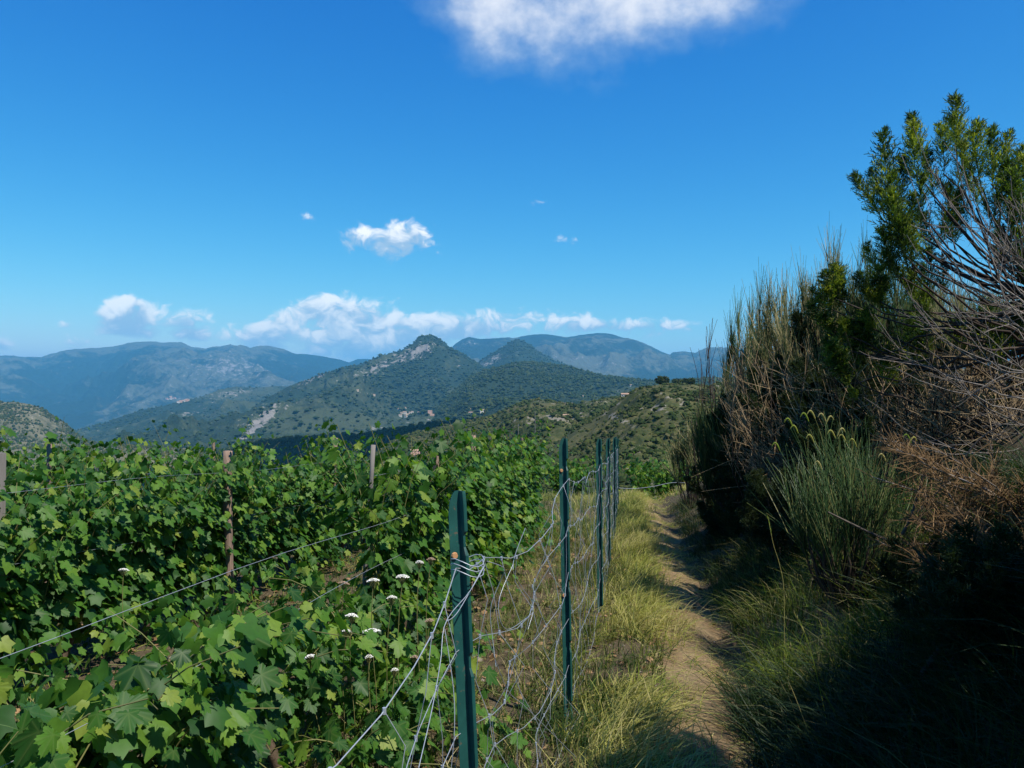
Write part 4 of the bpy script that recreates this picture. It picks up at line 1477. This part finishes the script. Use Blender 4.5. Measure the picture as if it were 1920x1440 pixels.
def heath_bush(Y, x, y, wpx, hpx, label, seed, meshes, group=None, n=34, size=.42, name='heath_shrub', dd=.5):
    """rounded bush of upright sprays on crooked dark stems, centred on a pixel at depth Y"""
    r = np.random.default_rng(seed)
    c = px(x, y, Y)
    W, H = wpx / FPX * Y, hpx / FPX * Y
    zg = float(ground_z(c[0], c[1]))
    s = empty(name, (c[0], c[1], zg), label, 'shrub', group)
    v = r.normal(0, 1, (n, 3))
    v = norm(v) * (r.random(n) ** .4)[:, None]
    tips = c + v * np.array([W / 2, dd * W / 2 + .15, H / 2]) + np.array([0, 0, size * .4])
    out = norm(v + np.array([0, 0, .9]) + r.normal(0, .25, (n, 3)))
    L = size * r.uniform(.7, 1.25, n)
    bases = tips - out * L[:, None]
    for k in range(n):
        add_plume(s, tips[k], bases[k], meshes, r, fat=r.uniform(.8, 1.15))
    root = np.repeat(np.array([[c[0], c[1], zg - .05]]), n, 0) + r.normal(0, .08, (n, 3)) * np.array([1, 1, 0])
    P = arcs(r, root, bases, .3)
    G = Geo()
    V, F = tubes(P - np.array(s.location), thick(7, .014, .004), 4)
    G.add(V, F, np.repeat(r.random(n), 28))
    put('stem', G.mesh('stem', M_bark_dark, True), s)
    return s


# --- tree heath at the right edge: limbs, feathery sprays, bare grey branches
th_loc = np.array([4.3, 5.7, float(ground_z(4.3, 5.7))])
th = empty('tree_heath', tuple(th_loc), 'tall tree heath with feathery green sprays and bare grey branches at the right edge', 'tree')
r = np.random.default_rng(91)
SPRAYS = [  # tip x, tip y, base x, base y, depth
    (1643, 250, 1661, 372, 5.5), (1601, 330, 1650, 410, 5.5), (1622, 326, 1660, 400, 5.6), (1684, 300, 1688, 385, 5.6), (1660, 330, 1676, 440, 5.4),
    (1716, 214, 1733, 310, 5.6), (1706, 235, 1735, 345, 5.5), (1781, 185, 1800, 290, 5.7), (1790, 215, 1815, 300, 5.8), (1763, 238, 1768, 325, 5.6), (1848, 232, 1842, 350, 5.7), (1858, 246, 1858, 345, 5.8),
    (1880, 248, 1866, 345, 5.7), (1908, 276, 1885, 370, 5.6), (1796, 272, 1798, 350, 5.5), (1826, 300, 1830, 390, 5.6), (1745, 285, 1752, 375, 5.6),
    (1672, 362, 1690, 470, 5.3), (1688, 372, 1700, 480, 5.4), (1712, 368, 1715, 455, 5.5), (1725, 330, 1738, 430, 5.5), (1700, 410, 1705, 500, 5.4), (1660, 430, 1690, 520, 5.4), (1672, 470, 1700, 540, 5.5),
    (1890, 300, 1880, 420, 5.4), (1915, 320, 1910, 430, 5.3), (1935, 300, 1930, 420, 5.5), (1870, 340, 1860, 440, 5.6), (1900, 400, 1900, 500, 5.6), (1925, 430, 1920, 540, 5.5), (1880, 430, 1880, 520, 5.8),
    (1740, 400, 1748, 480, 5.7), (1765, 350, 1770, 440, 5.7), (1790, 370, 1796, 460, 5.8), (1740, 470, 1750, 560, 5.8), (1715, 500, 1722, 580, 5.6), (1690, 500, 1712, 570, 5.5),
    (1555, 500, 1567, 560, 6.2), (1575, 510, 1578, 570, 6.3), (1538, 515, 1560, 580, 6.2), (1643, 500, 1640, 560, 6.2), (1625, 512, 1630, 570, 6.2), (1660, 520, 1650, 575, 6.2),
    (1535, 560, 1560, 620, 6.1), (1550, 590, 1572, 650, 6.1), (1607, 585, 1620, 650, 6.1), (1590, 600, 1610, 670, 6.2), (1630, 600, 1640, 665, 6.1), (1556, 640, 1590, 700, 6.0), (1575, 660, 1605, 720, 6.0),
    (1900, 590, 1905, 660, 5.6), (1870, 600, 1880, 680, 5.6), (1840, 560, 1850, 640, 6.2), (1800, 590, 1810, 660, 6.3), (1690, 600, 1700, 670, 6.3), (1720, 620, 1730, 690, 6.2), (1660, 650, 1680, 715, 6.2),
]
ends = []
for (tx, ty, bx, by, D) in SPRAYS:
    base = px(bx, by, D)
    add_plume(th, px(tx, ty, D), base, PLUME, r, fat=1.7 if D > 5.95 else 1.0)
    ends.append(base)
    for q in range(0 if ty < 345 else 1):                                     # smaller sprays beside each
        o_ = r.normal(0, .055, 3)
        b2 = base + (px(tx, ty, D) - base) * r.uniform(-.25, .35) + o_
        add_plume(th, b2 + (px(tx, ty, D) - base) * r.uniform(.45, .75) + r.normal(0, .05, 3), b2, PLUME, r, fat=1.05)
ends = np.array(ends)
hubs = np.array([px(1965, 640, 5.6), px(1940, 730, 5.8), px(1985, 560, 5.5), px(1900, 800, 6.0)])
hub_i = np.array([int(np.argmin(np.linalg.norm(hubs - e, axis=1) + r.uniform(0, .5, 4))) for e in ends])
P = arcs(r, hubs[hub_i], ends, .16, 9)
P[:, :, 2] -= .10 * np.sin(np.linspace(0, 1, 9) * math.pi)[None]
V, F = tubes(P - th_loc, thick(9, .013, .005), 5)
put('branches', Geo().add(V, F, np.repeat(r.random(len(ends)), 45)).mesh('branches', M_bark_dark, True), th)
for h in hubs:
    P = arcs(r, [th_loc + np.array([r.normal(0, .06), r.normal(0, .06), -.1])], [h], .15, 10)
    V, F = tubes(P - th_loc, thick(10, .045, .018), 7)
    put('limb', Geo().add(V, F, .4).mesh('limb', M_bark_dark, True), th)
# bare pale branches raking up and to the left
BARE = [(1985, 620, 1690, 290, 5.2), (1985, 600, 1712, 238, 5.15), (1990, 560, 1770, 268, 5.2), (1990, 640, 1735, 330, 5.1), (1985, 520, 1790, 270, 5.0), (1990, 690, 1700, 440, 5.2), (1985, 700, 1660, 480, 5.3),
        (1990, 660, 1760, 400, 5.0), (1990, 720, 1700, 540, 5.2), (1995, 760, 1640, 590, 5.3), (1990, 600, 1800, 350, 4.9), (1995, 700, 1750, 520, 5.0), (1990, 780, 1680, 690, 5.1), (1995, 740, 1780, 560, 4.9), (1990, 820, 1620, 745, 5.2),
        (1990, 800, 1720, 640, 5.0), (1990, 860, 1650, 820, 5.1), (1960, 560, 1830, 330, 5.1), (1970, 640, 1850, 420, 4.9), (1985, 690, 1810, 620, 4.8), (1980, 540, 1895, 330, 5.0)]
bs = np.array([px(a, b, D) for (a, b, c, d, D) in BARE])
be = np.array([px(c, d, D + r.uniform(-.2, .3)) for (a, b, c, d, D) in BARE])
P = arcs(r, bs, be, .22, 10)
P[:, :, 2] -= .09 * np.sin(np.linspace(0, 1, 10) * math.pi)[None]
G = Geo()
V, F = tubes(P - th_loc, thick(10, .0062, .0018), 5)
G.add(V, F, np.repeat(r.random(len(BARE)) * .6 + .4, 50))
T1 = twigs_on(r, P, 110, .12, .40, .0, .35, .15, 5, t1=.78)
V, F = tubes(T1 - th_loc, thick(5, .0030, .0014), 4)
G.add(V, F, np.repeat(r.random(110), 20))
T2 = twigs_on(r, T1, 300, .06, .2, .05, .4, .2, 4)
V, F = tubes(T2 - th_loc, thick(4, .0018, .0009), 3)
G.add(V, F, np.repeat(r.random(300), 12))
put('bare_branches', G.mesh('bare_branches', M_bark_grey, True), th)
root = np.repeat(th_loc[None] + np.array([[0, 0, -.1]]), 4, 0)
P = arcs(r, root, bs[[0, 4, 8, 12]], .2, 9)
V, F = tubes(P - th_loc, thick(9, .03, .011), 6)
put('limb', Geo().add(V, F, .6).mesh('limb', M_bark_grey, True), th)

# --- broom shrubs along the crest of the bank, near to far
broom(11.6, 1394, 980, 540, 90, 'slim green broom standing farthest down the row of shrubs against the sky', 801, M_broom, n_main=18, n_twig=900, l=(.22, .55), spread=.17, tw=.004, up=1.3)
broom(9.8, 1462, 980, 480, 160, 'tall yellow green broom between the slim broom and the dry one', 802, M_broom_dry, n_main=34, n_twig=2100, l=(.18, .50), spread=.30, tw=.0034, up=1.2)
broom(8.6, 1555, 940, 447, 190, 'tall straw coloured broom rising behind the dark heath sprays', 803, M_broom_dry, n_main=46, n_twig=2900, l=(.16, .46), spread=.30, tw=.0030, up=1.2)
broom(7.8, 1640, 900, 418, 130, 'grey green broom with a pointed top beside the tree heath', 804, M_broom, n_main=34, n_twig=1900, l=(.16, .44), spread=.30, tw=.0028, up=1.2)
broom(8.0, 1760, 900, 540, 260, 'wide dry broom behind the bare grey branches', 805, M_broom_dry, n_main=34, n_twig=2400, l=(.16, .46), spread=.3, tw=.0028)
broom(7.4, 1880, 900, 560, 240, 'tangled dry broom at the right edge behind the tree heath', 806, M_broom_dry, n_main=34, n_twig=2300, l=(.16, .46), spread=.35, tw=.0028)
broom(10.6, 1385, 1000, 712, 190, 'dark green bushy broom leaning over the shaded end of the path', 807, M_broom, t0=.4, n_main=40, n_twig=2200, l=(.25, .55), spread=.30, tw=.0045)
broom(10.2, 1440, 980, 600, 170, 'withered pinkish brown broom with tangled dead twigs', 808, M_dry_twig, t0=.4, n_main=40, n_twig=1700, l=(.2, .55), up=.35, spread=.45, tw=.0038, woody=M_bark_grey)
broom(9.2, 1500, 980, 640, 190, 'grey tangle of dead twigs below the straw coloured broom', 809, M_dry_twig, t0=.4, n_main=36, n_twig=1500, l=(.2, .5), up=.1, spread=.55, tw=.0034, woody=M_bark_grey)
broom(13.0, 1330, 830, 620, 66, 'small leafless shrub standing alone against the far ridge', 810, M_bark_dark, t0=.45, n_main=9, n_twig=90, l=(.3, .6), spread=.22, tw=.006, name='bare_shrub', up=.8)
broom(14.5, 1295, 905, 795, 85, 'low dry grey bush at the shaded end of the path', 811, M_broom_dry, n_main=24, n_twig=700, l=(.2, .45), up=.5, spread=.4, tw=.0045, name='dry_shrub')
# --- dark filling of the bank
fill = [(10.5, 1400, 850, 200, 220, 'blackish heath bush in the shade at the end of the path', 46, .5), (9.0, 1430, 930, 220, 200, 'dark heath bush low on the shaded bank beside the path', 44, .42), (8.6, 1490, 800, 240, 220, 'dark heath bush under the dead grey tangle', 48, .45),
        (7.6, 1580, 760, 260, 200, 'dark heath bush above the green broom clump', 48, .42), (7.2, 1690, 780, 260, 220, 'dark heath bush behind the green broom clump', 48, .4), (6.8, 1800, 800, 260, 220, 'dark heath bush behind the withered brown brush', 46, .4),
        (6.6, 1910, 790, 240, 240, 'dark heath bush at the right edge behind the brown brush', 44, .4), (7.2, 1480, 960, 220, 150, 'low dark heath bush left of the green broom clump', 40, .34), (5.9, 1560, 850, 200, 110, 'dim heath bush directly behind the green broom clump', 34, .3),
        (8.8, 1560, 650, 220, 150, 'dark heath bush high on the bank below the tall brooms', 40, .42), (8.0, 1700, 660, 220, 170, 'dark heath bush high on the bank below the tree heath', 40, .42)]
fill += [(12.2, 1348, 945, 120, 190, 'dark bush added to shade the far end of the path', 40, .45), (10.0, 1372, 1000, 130, 120, 'low dark bush added to shade the path from the right', 34, .34)]  # two dark bushes added to make the black shade over the far path
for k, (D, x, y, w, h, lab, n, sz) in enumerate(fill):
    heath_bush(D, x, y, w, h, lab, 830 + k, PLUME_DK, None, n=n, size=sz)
# tangles of dead twigs woven through the dark bank
for k, (D, x, y, w, h, lab) in enumerate(((6.4, 1640, 760, 340, 200, 'tangle of dead twigs on the bank under the tree heath'), (6.0, 1830, 740, 300, 240, 'tangle of dead twigs under the bare grey branches'), (8.2, 1500, 760, 260, 200, 'tangle of dead twigs over the shaded end of the bank'))):
    r = np.random.default_rng(860 + k)
    c = px(x, y, D)
    s = empty('dead_brush', (c[0], c[1], float(ground_z(c[0], c[1]))), lab, 'brush')
    n = 60
    W, H = w / FPX * D, h / FPX * D
    e = c + r.uniform(-.5, .5, (n, 3)) * np.array([W, .8, H])
    b = np.repeat(np.array(s.location)[None] - [[0, 0, .05]], n, 0) + r.normal(0, .25, (n, 3)) * [1, 1, 0]
    P = arcs(r, b, e, .35)
    V, F = tubes(P - np.array(s.location), thick(7, .009, .003), 4)
    put('stem', Geo().add(V, F, np.repeat(r.random(n), 28)).mesh('stem', M_bark_dark, True), s)
    T = twigs_on(r, P, 1100, .12, .45, .1, .6, .3)
    V, F = tubes(T - np.array(s.location), thick(4, .0026, .0012), 3)
    tag(put('twigs', Geo().add(V, F, np.repeat(r.random(1100) * .8, 12)).mesh('twigs', M_dry_twig), s), kind='stuff')

# --- the green broom clump with curled yellow pods, lit in the gap
cl, P, T, r = broom(5.0, 1585, 1110, 838, 240, 'rounded green broom clump with curled yellow seed heads in a patch of sun', 820, M_broom, t0=.45, n_main=56, n_twig=1500, l=(.18, .46), spread=.26, tw=.0026, up=.55, name='broom_clump', zbase=-1.34)
PODS = [(1490, 800), (1500, 812), (1520, 790), (1532, 785), (1545, 795), (1552, 790), (1566, 818), (1570, 822), (1466, 845), (1545, 880), (1590, 830), (1610, 838), (1665, 866), (1700, 835), (1712, 830), (1530, 830)]
for (x, y) in PODS:
    p0 = px(x, y, 5.0 + r.uniform(-.2, .2))
    t = np.linspace(0, 1, 8)
    sg = r.choice([-1, 1])
    p = np.stack([sg * (.05 * t + .012), 0 * t, .05 * np.sin(t * 2.6)], 1) + p0
    V, F = tubes(p - np.array(cl.location), .0045 * np.sin(np.linspace(.5, 2.9, 8)) + .001, 5)
    put('seed_head', Geo().add(V, F, .8).mesh('seed_head', M_straw, True), cl)
    b = T[int(r.integers(0, len(T))), -1] + np.array(cl.location)
    near = T[np.argmin(np.linalg.norm(T[:, -1] + np.array(cl.location) - p0, axis=1))]
    V, F = tubes(np.array([near[1], (near[2] + p[0] - np.array(cl.location)) / 2, p[0] - np.array(cl.location)]), .0016, 3)
    put('stalk', Geo().add(V, F, .9).mesh('stalk', M_broom), cl)

# --- withered brown brush with pale branches
for k, (D, x, y, w, h, lab, nn) in enumerate(((4.3, 1820, 930, 330, 210, 'rusty brown withered heath brush with pale branches at the right', 7000), (3.7, 1890, 1060, 260, 190, 'dark withered heath brush low at the right edge', 4200))):
    r = np.random.default_rng(870 + k)
    c = px(x, y, D)
    s = empty('dead_brush', (c[0], c[1], float(ground_z(c[0], c[1])) + 0), lab, 'brush')
    n = 46
    W, H = w / FPX * D, h / FPX * D
    e = c + r.uniform(-.5, .5, (n, 3)) * np.array([W, .7, H])
    b = np.array([c[0] + W * .35, c[1], c[2] - H * .55])[None] + r.normal(0, .16, (n, 3))
    P = arcs(r, b, e, .3)
    V, F = tubes(P - np.array(s.location), thick(7, .006, .0022), 4)
    put('stem', Geo().add(V, F, np.repeat(r.random(n), 28)).mesh('stem', M_bark_grey if k == 0 else M_bark_dark, True), s)
    T = twigs_on(r, P, nn, .03, .15, .0, .8, .15, 4)
    V, F = tubes(T - np.array(s.location), thick(4, .0024, .0012), 3)
    tag(put('twigs', Geo().add(V, F, np.repeat(r.random(nn), 12)).mesh('twigs', M_brown), s), kind='stuff')
for pts, rad, lab in (([(1552, 960), (1582, 975), (1640, 1003), (1690, 1022)], .009, 'pale broken stick poking out below the broom clump'), ([(1735, 880), (1722, 925), (1708, 970), (1692, 1002)], .010, 'pale upright dead branch leaning beside the broom clump'),
                      ([(1880, 795), (1830, 830), (1775, 905), (1720, 960)], .006, 'long pale dead branch lying across the rusty brush')):
    p = np.array([px(a, b, 4.35 + .06 * q) for q, (a, b) in enumerate(pts)])
    o = wire('dead_branch', p, np.linspace(rad * .5, rad, 14), None, n=14, org=np.zeros(3), mat=M_bark_grey)
    tag(o, lab, 'branch')

# --- the shaded corner: bushes at and just outside the right edge
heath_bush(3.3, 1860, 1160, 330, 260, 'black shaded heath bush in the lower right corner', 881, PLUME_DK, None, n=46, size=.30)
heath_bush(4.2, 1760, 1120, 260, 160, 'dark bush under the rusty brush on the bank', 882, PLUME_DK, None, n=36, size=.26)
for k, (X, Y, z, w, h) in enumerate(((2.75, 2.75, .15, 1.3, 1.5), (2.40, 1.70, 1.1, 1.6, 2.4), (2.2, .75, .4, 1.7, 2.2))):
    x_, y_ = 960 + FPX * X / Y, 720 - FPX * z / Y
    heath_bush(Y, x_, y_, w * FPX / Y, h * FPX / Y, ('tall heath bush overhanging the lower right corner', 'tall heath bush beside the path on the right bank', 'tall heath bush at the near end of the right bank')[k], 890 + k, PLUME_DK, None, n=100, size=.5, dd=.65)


# ------------------------------------------------------------------ wild carrot, seed stalks
m, g, out = new_mat('white_umbel')
at = g.new('ShaderNodeAttribute')
at.attribute_name = 'tint'
principled(g, out, g.mix(at.outputs['Fac'], (.80, .80, .76), (.62, .60, .50)), .8, .2)
M_umbel = m
m, g, out = new_mat('faded_umbel')
principled(g, out, (.34, .24, .17), .9, .1)
M_umbel_old = m


def umbel(x, y, D, rad, label, seed, old=False, group=None):
    r = np.random.default_rng(seed)
    p = px(x, y, D)
    zg = float(ground_z(p[0], p[1]))
    s = empty('wild_carrot', (p[0], p[1], zg), label, 'flower', group)
    H = p[2] - zg
    t = np.linspace(0, 1, 8)
    bx, by = r.normal(0, .04, 2)
    st = np.stack([bx * (1 - t) + .01 * np.sin(t * 6), by * (1 - t), t * (H - .03)], 1)
    V, F = tubes(st, .0018, 4)
    put('stem', Geo().add(V, F, .5).mesh('stem', M_cane), s)
    n = 34
    a = np.arange(n) * 2.39996
    q = np.sqrt((np.arange(n) + .5) / n)
    tilt = np.array([r.normal(0, .12), -.35 + r.normal(0, .1)])
    c = np.stack([np.cos(a) * q * rad, np.sin(a) * q * rad, .012 * (1 - q ** 2)], 1)
    c[:, 2] += c[:, 0] * tilt[0] + c[:, 1] * tilt[1] + H
    rays = np.stack([np.repeat(st[-1:], n, 0), c * .5 + st[-1] * .5 + [0, 0, -.004], c], 1)
    V, F = tubes(rays, .0007, 3)
    put('ray', Geo().add(V, F, .5).mesh('ray', M_cane), s)
    G = Geo()
    k = 7
    cc = np.repeat(c, k, 0) + r.normal(0, rad * .085, (n * k, 3)) * [1, 1, .5]
    V0 = np.array([(1, 0, 0), (.2, .9, .2), (-.9, .3, 0), (-.5, -.9, .15), (.6, -.8, 0), (0, 0, .35)])
    F0 = np.array([(0, 1, 5), (1, 2, 5), (2, 3, 5), (3, 4, 5), (4, 0, 5)])
    v, f = instances(V0, [F0], np.eye(3)[None] * (rad * .10 * r.uniform(.7, 1.2, n * k))[:, None, None], cc)
    G.add(v, f, np.repeat(r.random(n * k), 6))
    tag(put('florets', G.mesh('florets', M_umbel_old if old else M_umbel), s), kind='stuff')
    return s


UM = [(697, 1185, 3.6, .036, 'largest white wild carrot head, lowest of the bright cluster'), (755, 1083, 3.9, .031, 'white wild carrot head nearest the fence post, flat and bright'), (700, 1090, 3.9, .030, 'white wild carrot head beside the one nearest the post'),
      (660, 1156, 3.7, .027, 'white wild carrot head just above and left of the largest'), (592, 1181, 3.7, .025, 'white wild carrot head at the left of the cluster over bare soil'), (735, 1122, 3.9, .024, 'small white wild carrot head under the flat bright one'),
      (583, 1233, 3.6, .025, 'lowest left white wild carrot head among the vine leaves'), (787, 1056, 4.1, .020, 'topmost small white wild carrot head against the vine wall'), (692, 1233, 3.6, .017, 'small drooping white wild carrot head below the largest'),
      (650, 1185, 3.7, .020, 'half hidden white wild carrot head touching the largest'), (740, 1258, 3.7, .017, 'small white wild carrot head low near the leaning wires'), (232, 1070, 5.2, .030, 'single white flower head caught in the vines at far left'), (460, 1160, 3.9, .016, 'tiny white flower head at the edge of the bare soil')]
for k, (x, y, D, rd, lab) in enumerate(UM):
    umbel(x, y, D * .90, rd * .92, lab, 900 + k)
OLD = [(808, 1050, 4.1, .022, 'faded brown wild carrot head beside the topmost white one'), (645, 1095, 4.0, .026, 'faded brown wild carrot head left of the white pair'), (805, 1165, 3.8, .022, 'faded tan wild carrot head near the fence post'), (778, 1234, 3.7, .022, 'faded tan wild carrot head low beside the post')]
for k, (x, y, D, rd, lab) in enumerate(OLD):
    umbel(x, y, D, rd, lab, 930 + k, True)

STALKS = [([(1470, 1115), (1462, 1060), (1450, 1020), (1440, 970)], 4.6, 'tall dry seed stalk standing on the sunlit part of the bank'), ([(1550, 1360), (1530, 1260), (1510, 1190), (1490, 1150)], 3.5, 'tall dry grass stalk in the shaded lower right'),
          ([(1530, 1420), (1500, 1330), (1470, 1260), (1440, 1210)], 3.4, 'bent dry grass stalk left of the tall one in the lower right'), ([(1330, 1420), (1318, 1380), (1300, 1350), (1240, 1330)], 3.45, 'pale bent straw hanging over the path at the bottom'),
          ([(1345, 1440), (1340, 1400), (1325, 1365), (1320, 1355)], 3.4, 'short pale straw at the bottom edge of the path'), ([(1150, 1440), (1165, 1380), (1180, 1330), (1160, 1300)], 3.5, 'green blade of grass arching beside the fence at the bottom')]
for k, (pts, D, lab) in enumerate(STALKS):
    p = np.array([px(a, b, D) for a, b in pts])
    zg = float(ground_z(p[0, 0], p[0, 1]))
    s = empty('grass_stalk', (p[0, 0], p[0, 1], zg), lab, 'grass stalk')
    p = np.concatenate([[[p[0, 0], p[0, 1], zg - .02]], p])
    o = wire('stalk', p, np.linspace(.0020, .0010, 22), s, n=22, org=np.array(s.location), mat=M_straw)
    r = np.random.default_rng(950 + k)
    e, d = p[-1], norm(p[-1] - p[-2])
    n = 26
    c = e - d * np.linspace(0, .10, n)[:, None]
    V, F, per = blades(c, norm(d + r.normal(0, .25, (n, 3))), np.full(n, .022), np.full(n, .003), np.zeros((n, 3)), 2)
    put('seed_head', mesh_np('seed_head', V - np.array(s.location), F, M_straw, False, {'tint': np.full(len(V), .9)}), s)


# ------------------------------------------------------------------ houses, trees and poles on the far slopes
def wall_mat(name, c):
    m, g, out = new_mat(name)
    n = g.noise(objcoord(g), 1.2, 4)
    principled(g, out, g.mix(n, tuple(v * .85 for v in c), c), .9, .1)
    return m


M_wall = [wall_mat('pale_render', (.62, .58, .50)), wall_mat('cream_render', (.55, .46, .34)), wall_mat('pink_render', (.58, .36, .27))]
M_tile = wall_mat('roof_tile', (.38, .25, .18))
M_win = wall_mat('dark_window', (.03, .035, .04))


def surf(name, x, y):
    """the point of a terrain sheet seen at a pixel of the photograph"""
    o, V, F, cov, PX, PY = layer_out[name]
    k = int(np.argmin((PX - x) ** 2 + (PY - y) ** 2 + (V[:, 1] > 1e9)))
    return V[k]


def crest_at(name, x):
    o, V, F, cov, PX, PY = layer_out[name]
    k = int(np.argmin(PY + 1e6 * (np.abs(PX - x) > 2.5)))
    return V[k] + np.array([0, 0, -.3])


def box(w, d, h, z=0.0, x=0.0, y=0.0):
    V = np.array([(sx * w / 2 + x, sy * d / 2 + y, z + q * h) for q in (0, 1) for sx, sy in ((-1, -1), (1, -1), (1, 1), (-1, 1))], float)
    return V, np.array([(3, 2, 1, 0), (4, 5, 6, 7), (0, 1, 5, 4), (1, 2, 6, 5), (2, 3, 7, 6), (3, 0, 4, 7)])


def house_parts(w, d, h, wm, storeys):
    V, F = box(w, d, h + 3, -3)
    wall = mesh_np('wall', V, F, wm)
    e = .5
    z = h + .02
    V = np.array([(-w / 2 - e, -d / 2 - e, z), (w / 2 + e, -d / 2 - e, z), (w / 2 + e, d / 2 + e, z), (-w / 2 - e, d / 2 + e, z), (-w / 2 - e, 0, z + d * .22), (w / 2 + e, 0, z + d * .22)])
    F = [np.array([(0, 1, 5, 4), (2, 3, 4, 5), (3, 2, 1, 0)]), np.array([(0, 4, 3), (1, 2, 5)])]
    roof = mesh_np('roof', V, F, M_tile)
    V, F = box(1.1, .12, 1.5)
    win = mesh_np('window', V, F, M_win)
    spots = [((k + .5) / 3 * w - w / 2, -d / 2 - .04, s * 2.9 + 1.0) for s in range(storeys) for k in range(3)]
    return wall, roof, win, spots


KINDS_H = [house_parts(11, 8, 5.6, M_wall[0], 2), house_parts(9, 7, 3.2, M_wall[1], 1), house_parts(13, 9, 6.0, M_wall[2], 2), house_parts(10, 8, 3.4, M_wall[0], 1)]


def house(layer_name, x, y, kind, label, group=None, windows=True, scale=1.0, rot=0.0):
    p = surf(layer_name, x, y)
    h = empty('house', tuple(p), label, 'house', group)
    h.rotation_euler = (0, 0, rot)
    h.scale = (scale,) * 3
    wall, roof, win, spots = KINDS_H[kind]
    put('wall', wall, h)
    put('roof', roof, h)
    if windows:
        for s in spots:
            put('window', win, h, s)
    return h


house('green_hill', 1066, 764, 2, 'pink house with a tiled roof on the spur right of the dirt track', rot=.3, scale=.62)
house('rocky_hillside', 1168, 741, 3, 'small white house at the top of the near hill slope', rot=-.2, scale=.3)
house('green_hill', 1062, 783, 1, 'little cream hut beside the dirt track', rot=.2, scale=.4)
house('green_hill', 778, 852, 2, 'pinkish house low on the slope seen in the notch between vine rows', rot=.2, scale=.5)
house('wooded_hill', 1092, 746, 0, 'lone white house on the wooded hill right of centre', rot=.1, scale=.8)
house('wooded_hill', 1185, 724, 0, 'pale house on the right shoulder of the wooded hill', rot=-.3, scale=.7)
r = np.random.default_rng(990)
gv = 'houses of the village under the long mountain'
for k in range(16):
    x = 312 + 42 * k / 15
    house('terraced_hill' if x > 330 else 'mountain_range', x, 747 + r.normal(0, 1.2) + .06 * (x - 330), int(r.integers(0, 3)), 'pale village house on the ridge below the long mountain', gv, False, 1.7 if x < 330 else 1.2, r.uniform(-.4, .4))
gs = 'houses scattered in the valley under the rocky peak'
for k in range(34):
    x, y = r.uniform(755, 905), r.uniform(764, 796)
    if k % 3 == 0:
        x, y = r.normal(765, 14), r.normal(777, 3)
    house('rocky_peak' if x < 880 else 'wooded_hill', x, y, int(r.integers(0, 4)), 'small pale house scattered in the valley under the rocky peak', gs, False, r.uniform(.75, 1.15), r.uniform(-.5, .5))
for k, (x, y, lab) in enumerate(((670, 733, 'pale farmhouse among terraces on the flank of the peak'), (700, 742, 'small farmhouse right of the terraces on the flank of the peak'))):
    house('rocky_peak', x, y, 1, lab, None, False, 1.0, .2)


# single trees on the skyline of the near hill
def hill_tree(x, y, D, h, w, label, seed, mat=M_scrub):
    r = np.random.default_rng(seed)
    p = surf('rocky_hillside', x, y) if y > 730 else crest_at('rocky_hillside', x)
    s = empty('hill_tree', tuple(p), label, 'tree')
    V, F = tubes(np.array([(0, 0, -1.5), (.05, 0, h * .3), (0, .05, h * .7)]), np.array([.16, .12, .05]), 5)
    put('trunk', mesh_np('trunk', V, F, M_bark_dark), s)
    n = 420
    c = norm(r.normal(0, 1, (n, 3))) * (r.random(n) ** .35)[:, None]
    lob = norm(r.normal(0, 1, (9, 3)))
    bump = 1 + .22 * np.max(c @ lob.T, axis=1)
    c = c * bump[:, None] * np.array([w / 2, w / 2, h * .42]) + [0, 0, h * .55]
    V0 = np.array([(-1, -.6, 0), (1, -.5, .2), (.7, .8, -.1), (-.8, .7, .15)])
    M_ = frame_from(norm(r.normal(0, 1, (n, 3))), norm(r.normal(0, 1, (n, 3)) + [0, 0, .5]))
    v, f = instances(V0, [np.array([(0, 1, 2, 3)])], M_ * (w * .075 * r.uniform(.6, 1.3, n))[:, None, None], c)
    tag(put('crown', Geo().add(v, f, np.repeat(r.random(n), 4)).mesh('crown', mat), s), kind='stuff')


TREES = [(1240, 726, 350, 4.0, 5.6, 'rounded dark tree leftmost on the skyline of the near hill'), (1268, 724, 365, 3.0, 3.6, 'small round tree second on the skyline of the near hill'), (1283, 724, 370, 3.0, 3.6, 'round tree third on the skyline of the near hill'),
         (1297, 724, 372, 2.8, 3.4, 'round tree fourth on the skyline of the near hill'), (1256, 740, 330, 3.0, 4.4, 'rounded bush on the open slope just under the skyline'), (1313, 760, 300, 4.0, 5, 'dark tree on the slope beside the leaning broom'), (1215, 741, 330, 2.6, 4, 'squat bush below the leftmost skyline tree')]
for k, (x, y, D, h, w, lab) in enumerate(TREES):
    hill_tree(x, y, D, h, w, lab, 1000 + k)

# line poles on the spur
for k, (x, y, h, lab) in enumerate(((1003, 812, 13, 'thin pole standing on the spur below the dirt track'), (970, 825, 9, 'shorter thin pole left of the one under the dirt track'))):
    p = surf('green_hill', x, y)
    s = empty('utility_pole', tuple(p), lab, 'pole')
    V, F = tubes(np.array([(0, 0, -1), (0, 0, h * .5), (0, 0, h)]), np.array([.2, .17, .13]), 6)
    put('pole', mesh_np('pole', V, F, M_grey_post), s)
    V, F = box(1.6, .12, .12, h - .8)
    put('crossarm', mesh_np('crossarm', V, F, M_grey_post), s)
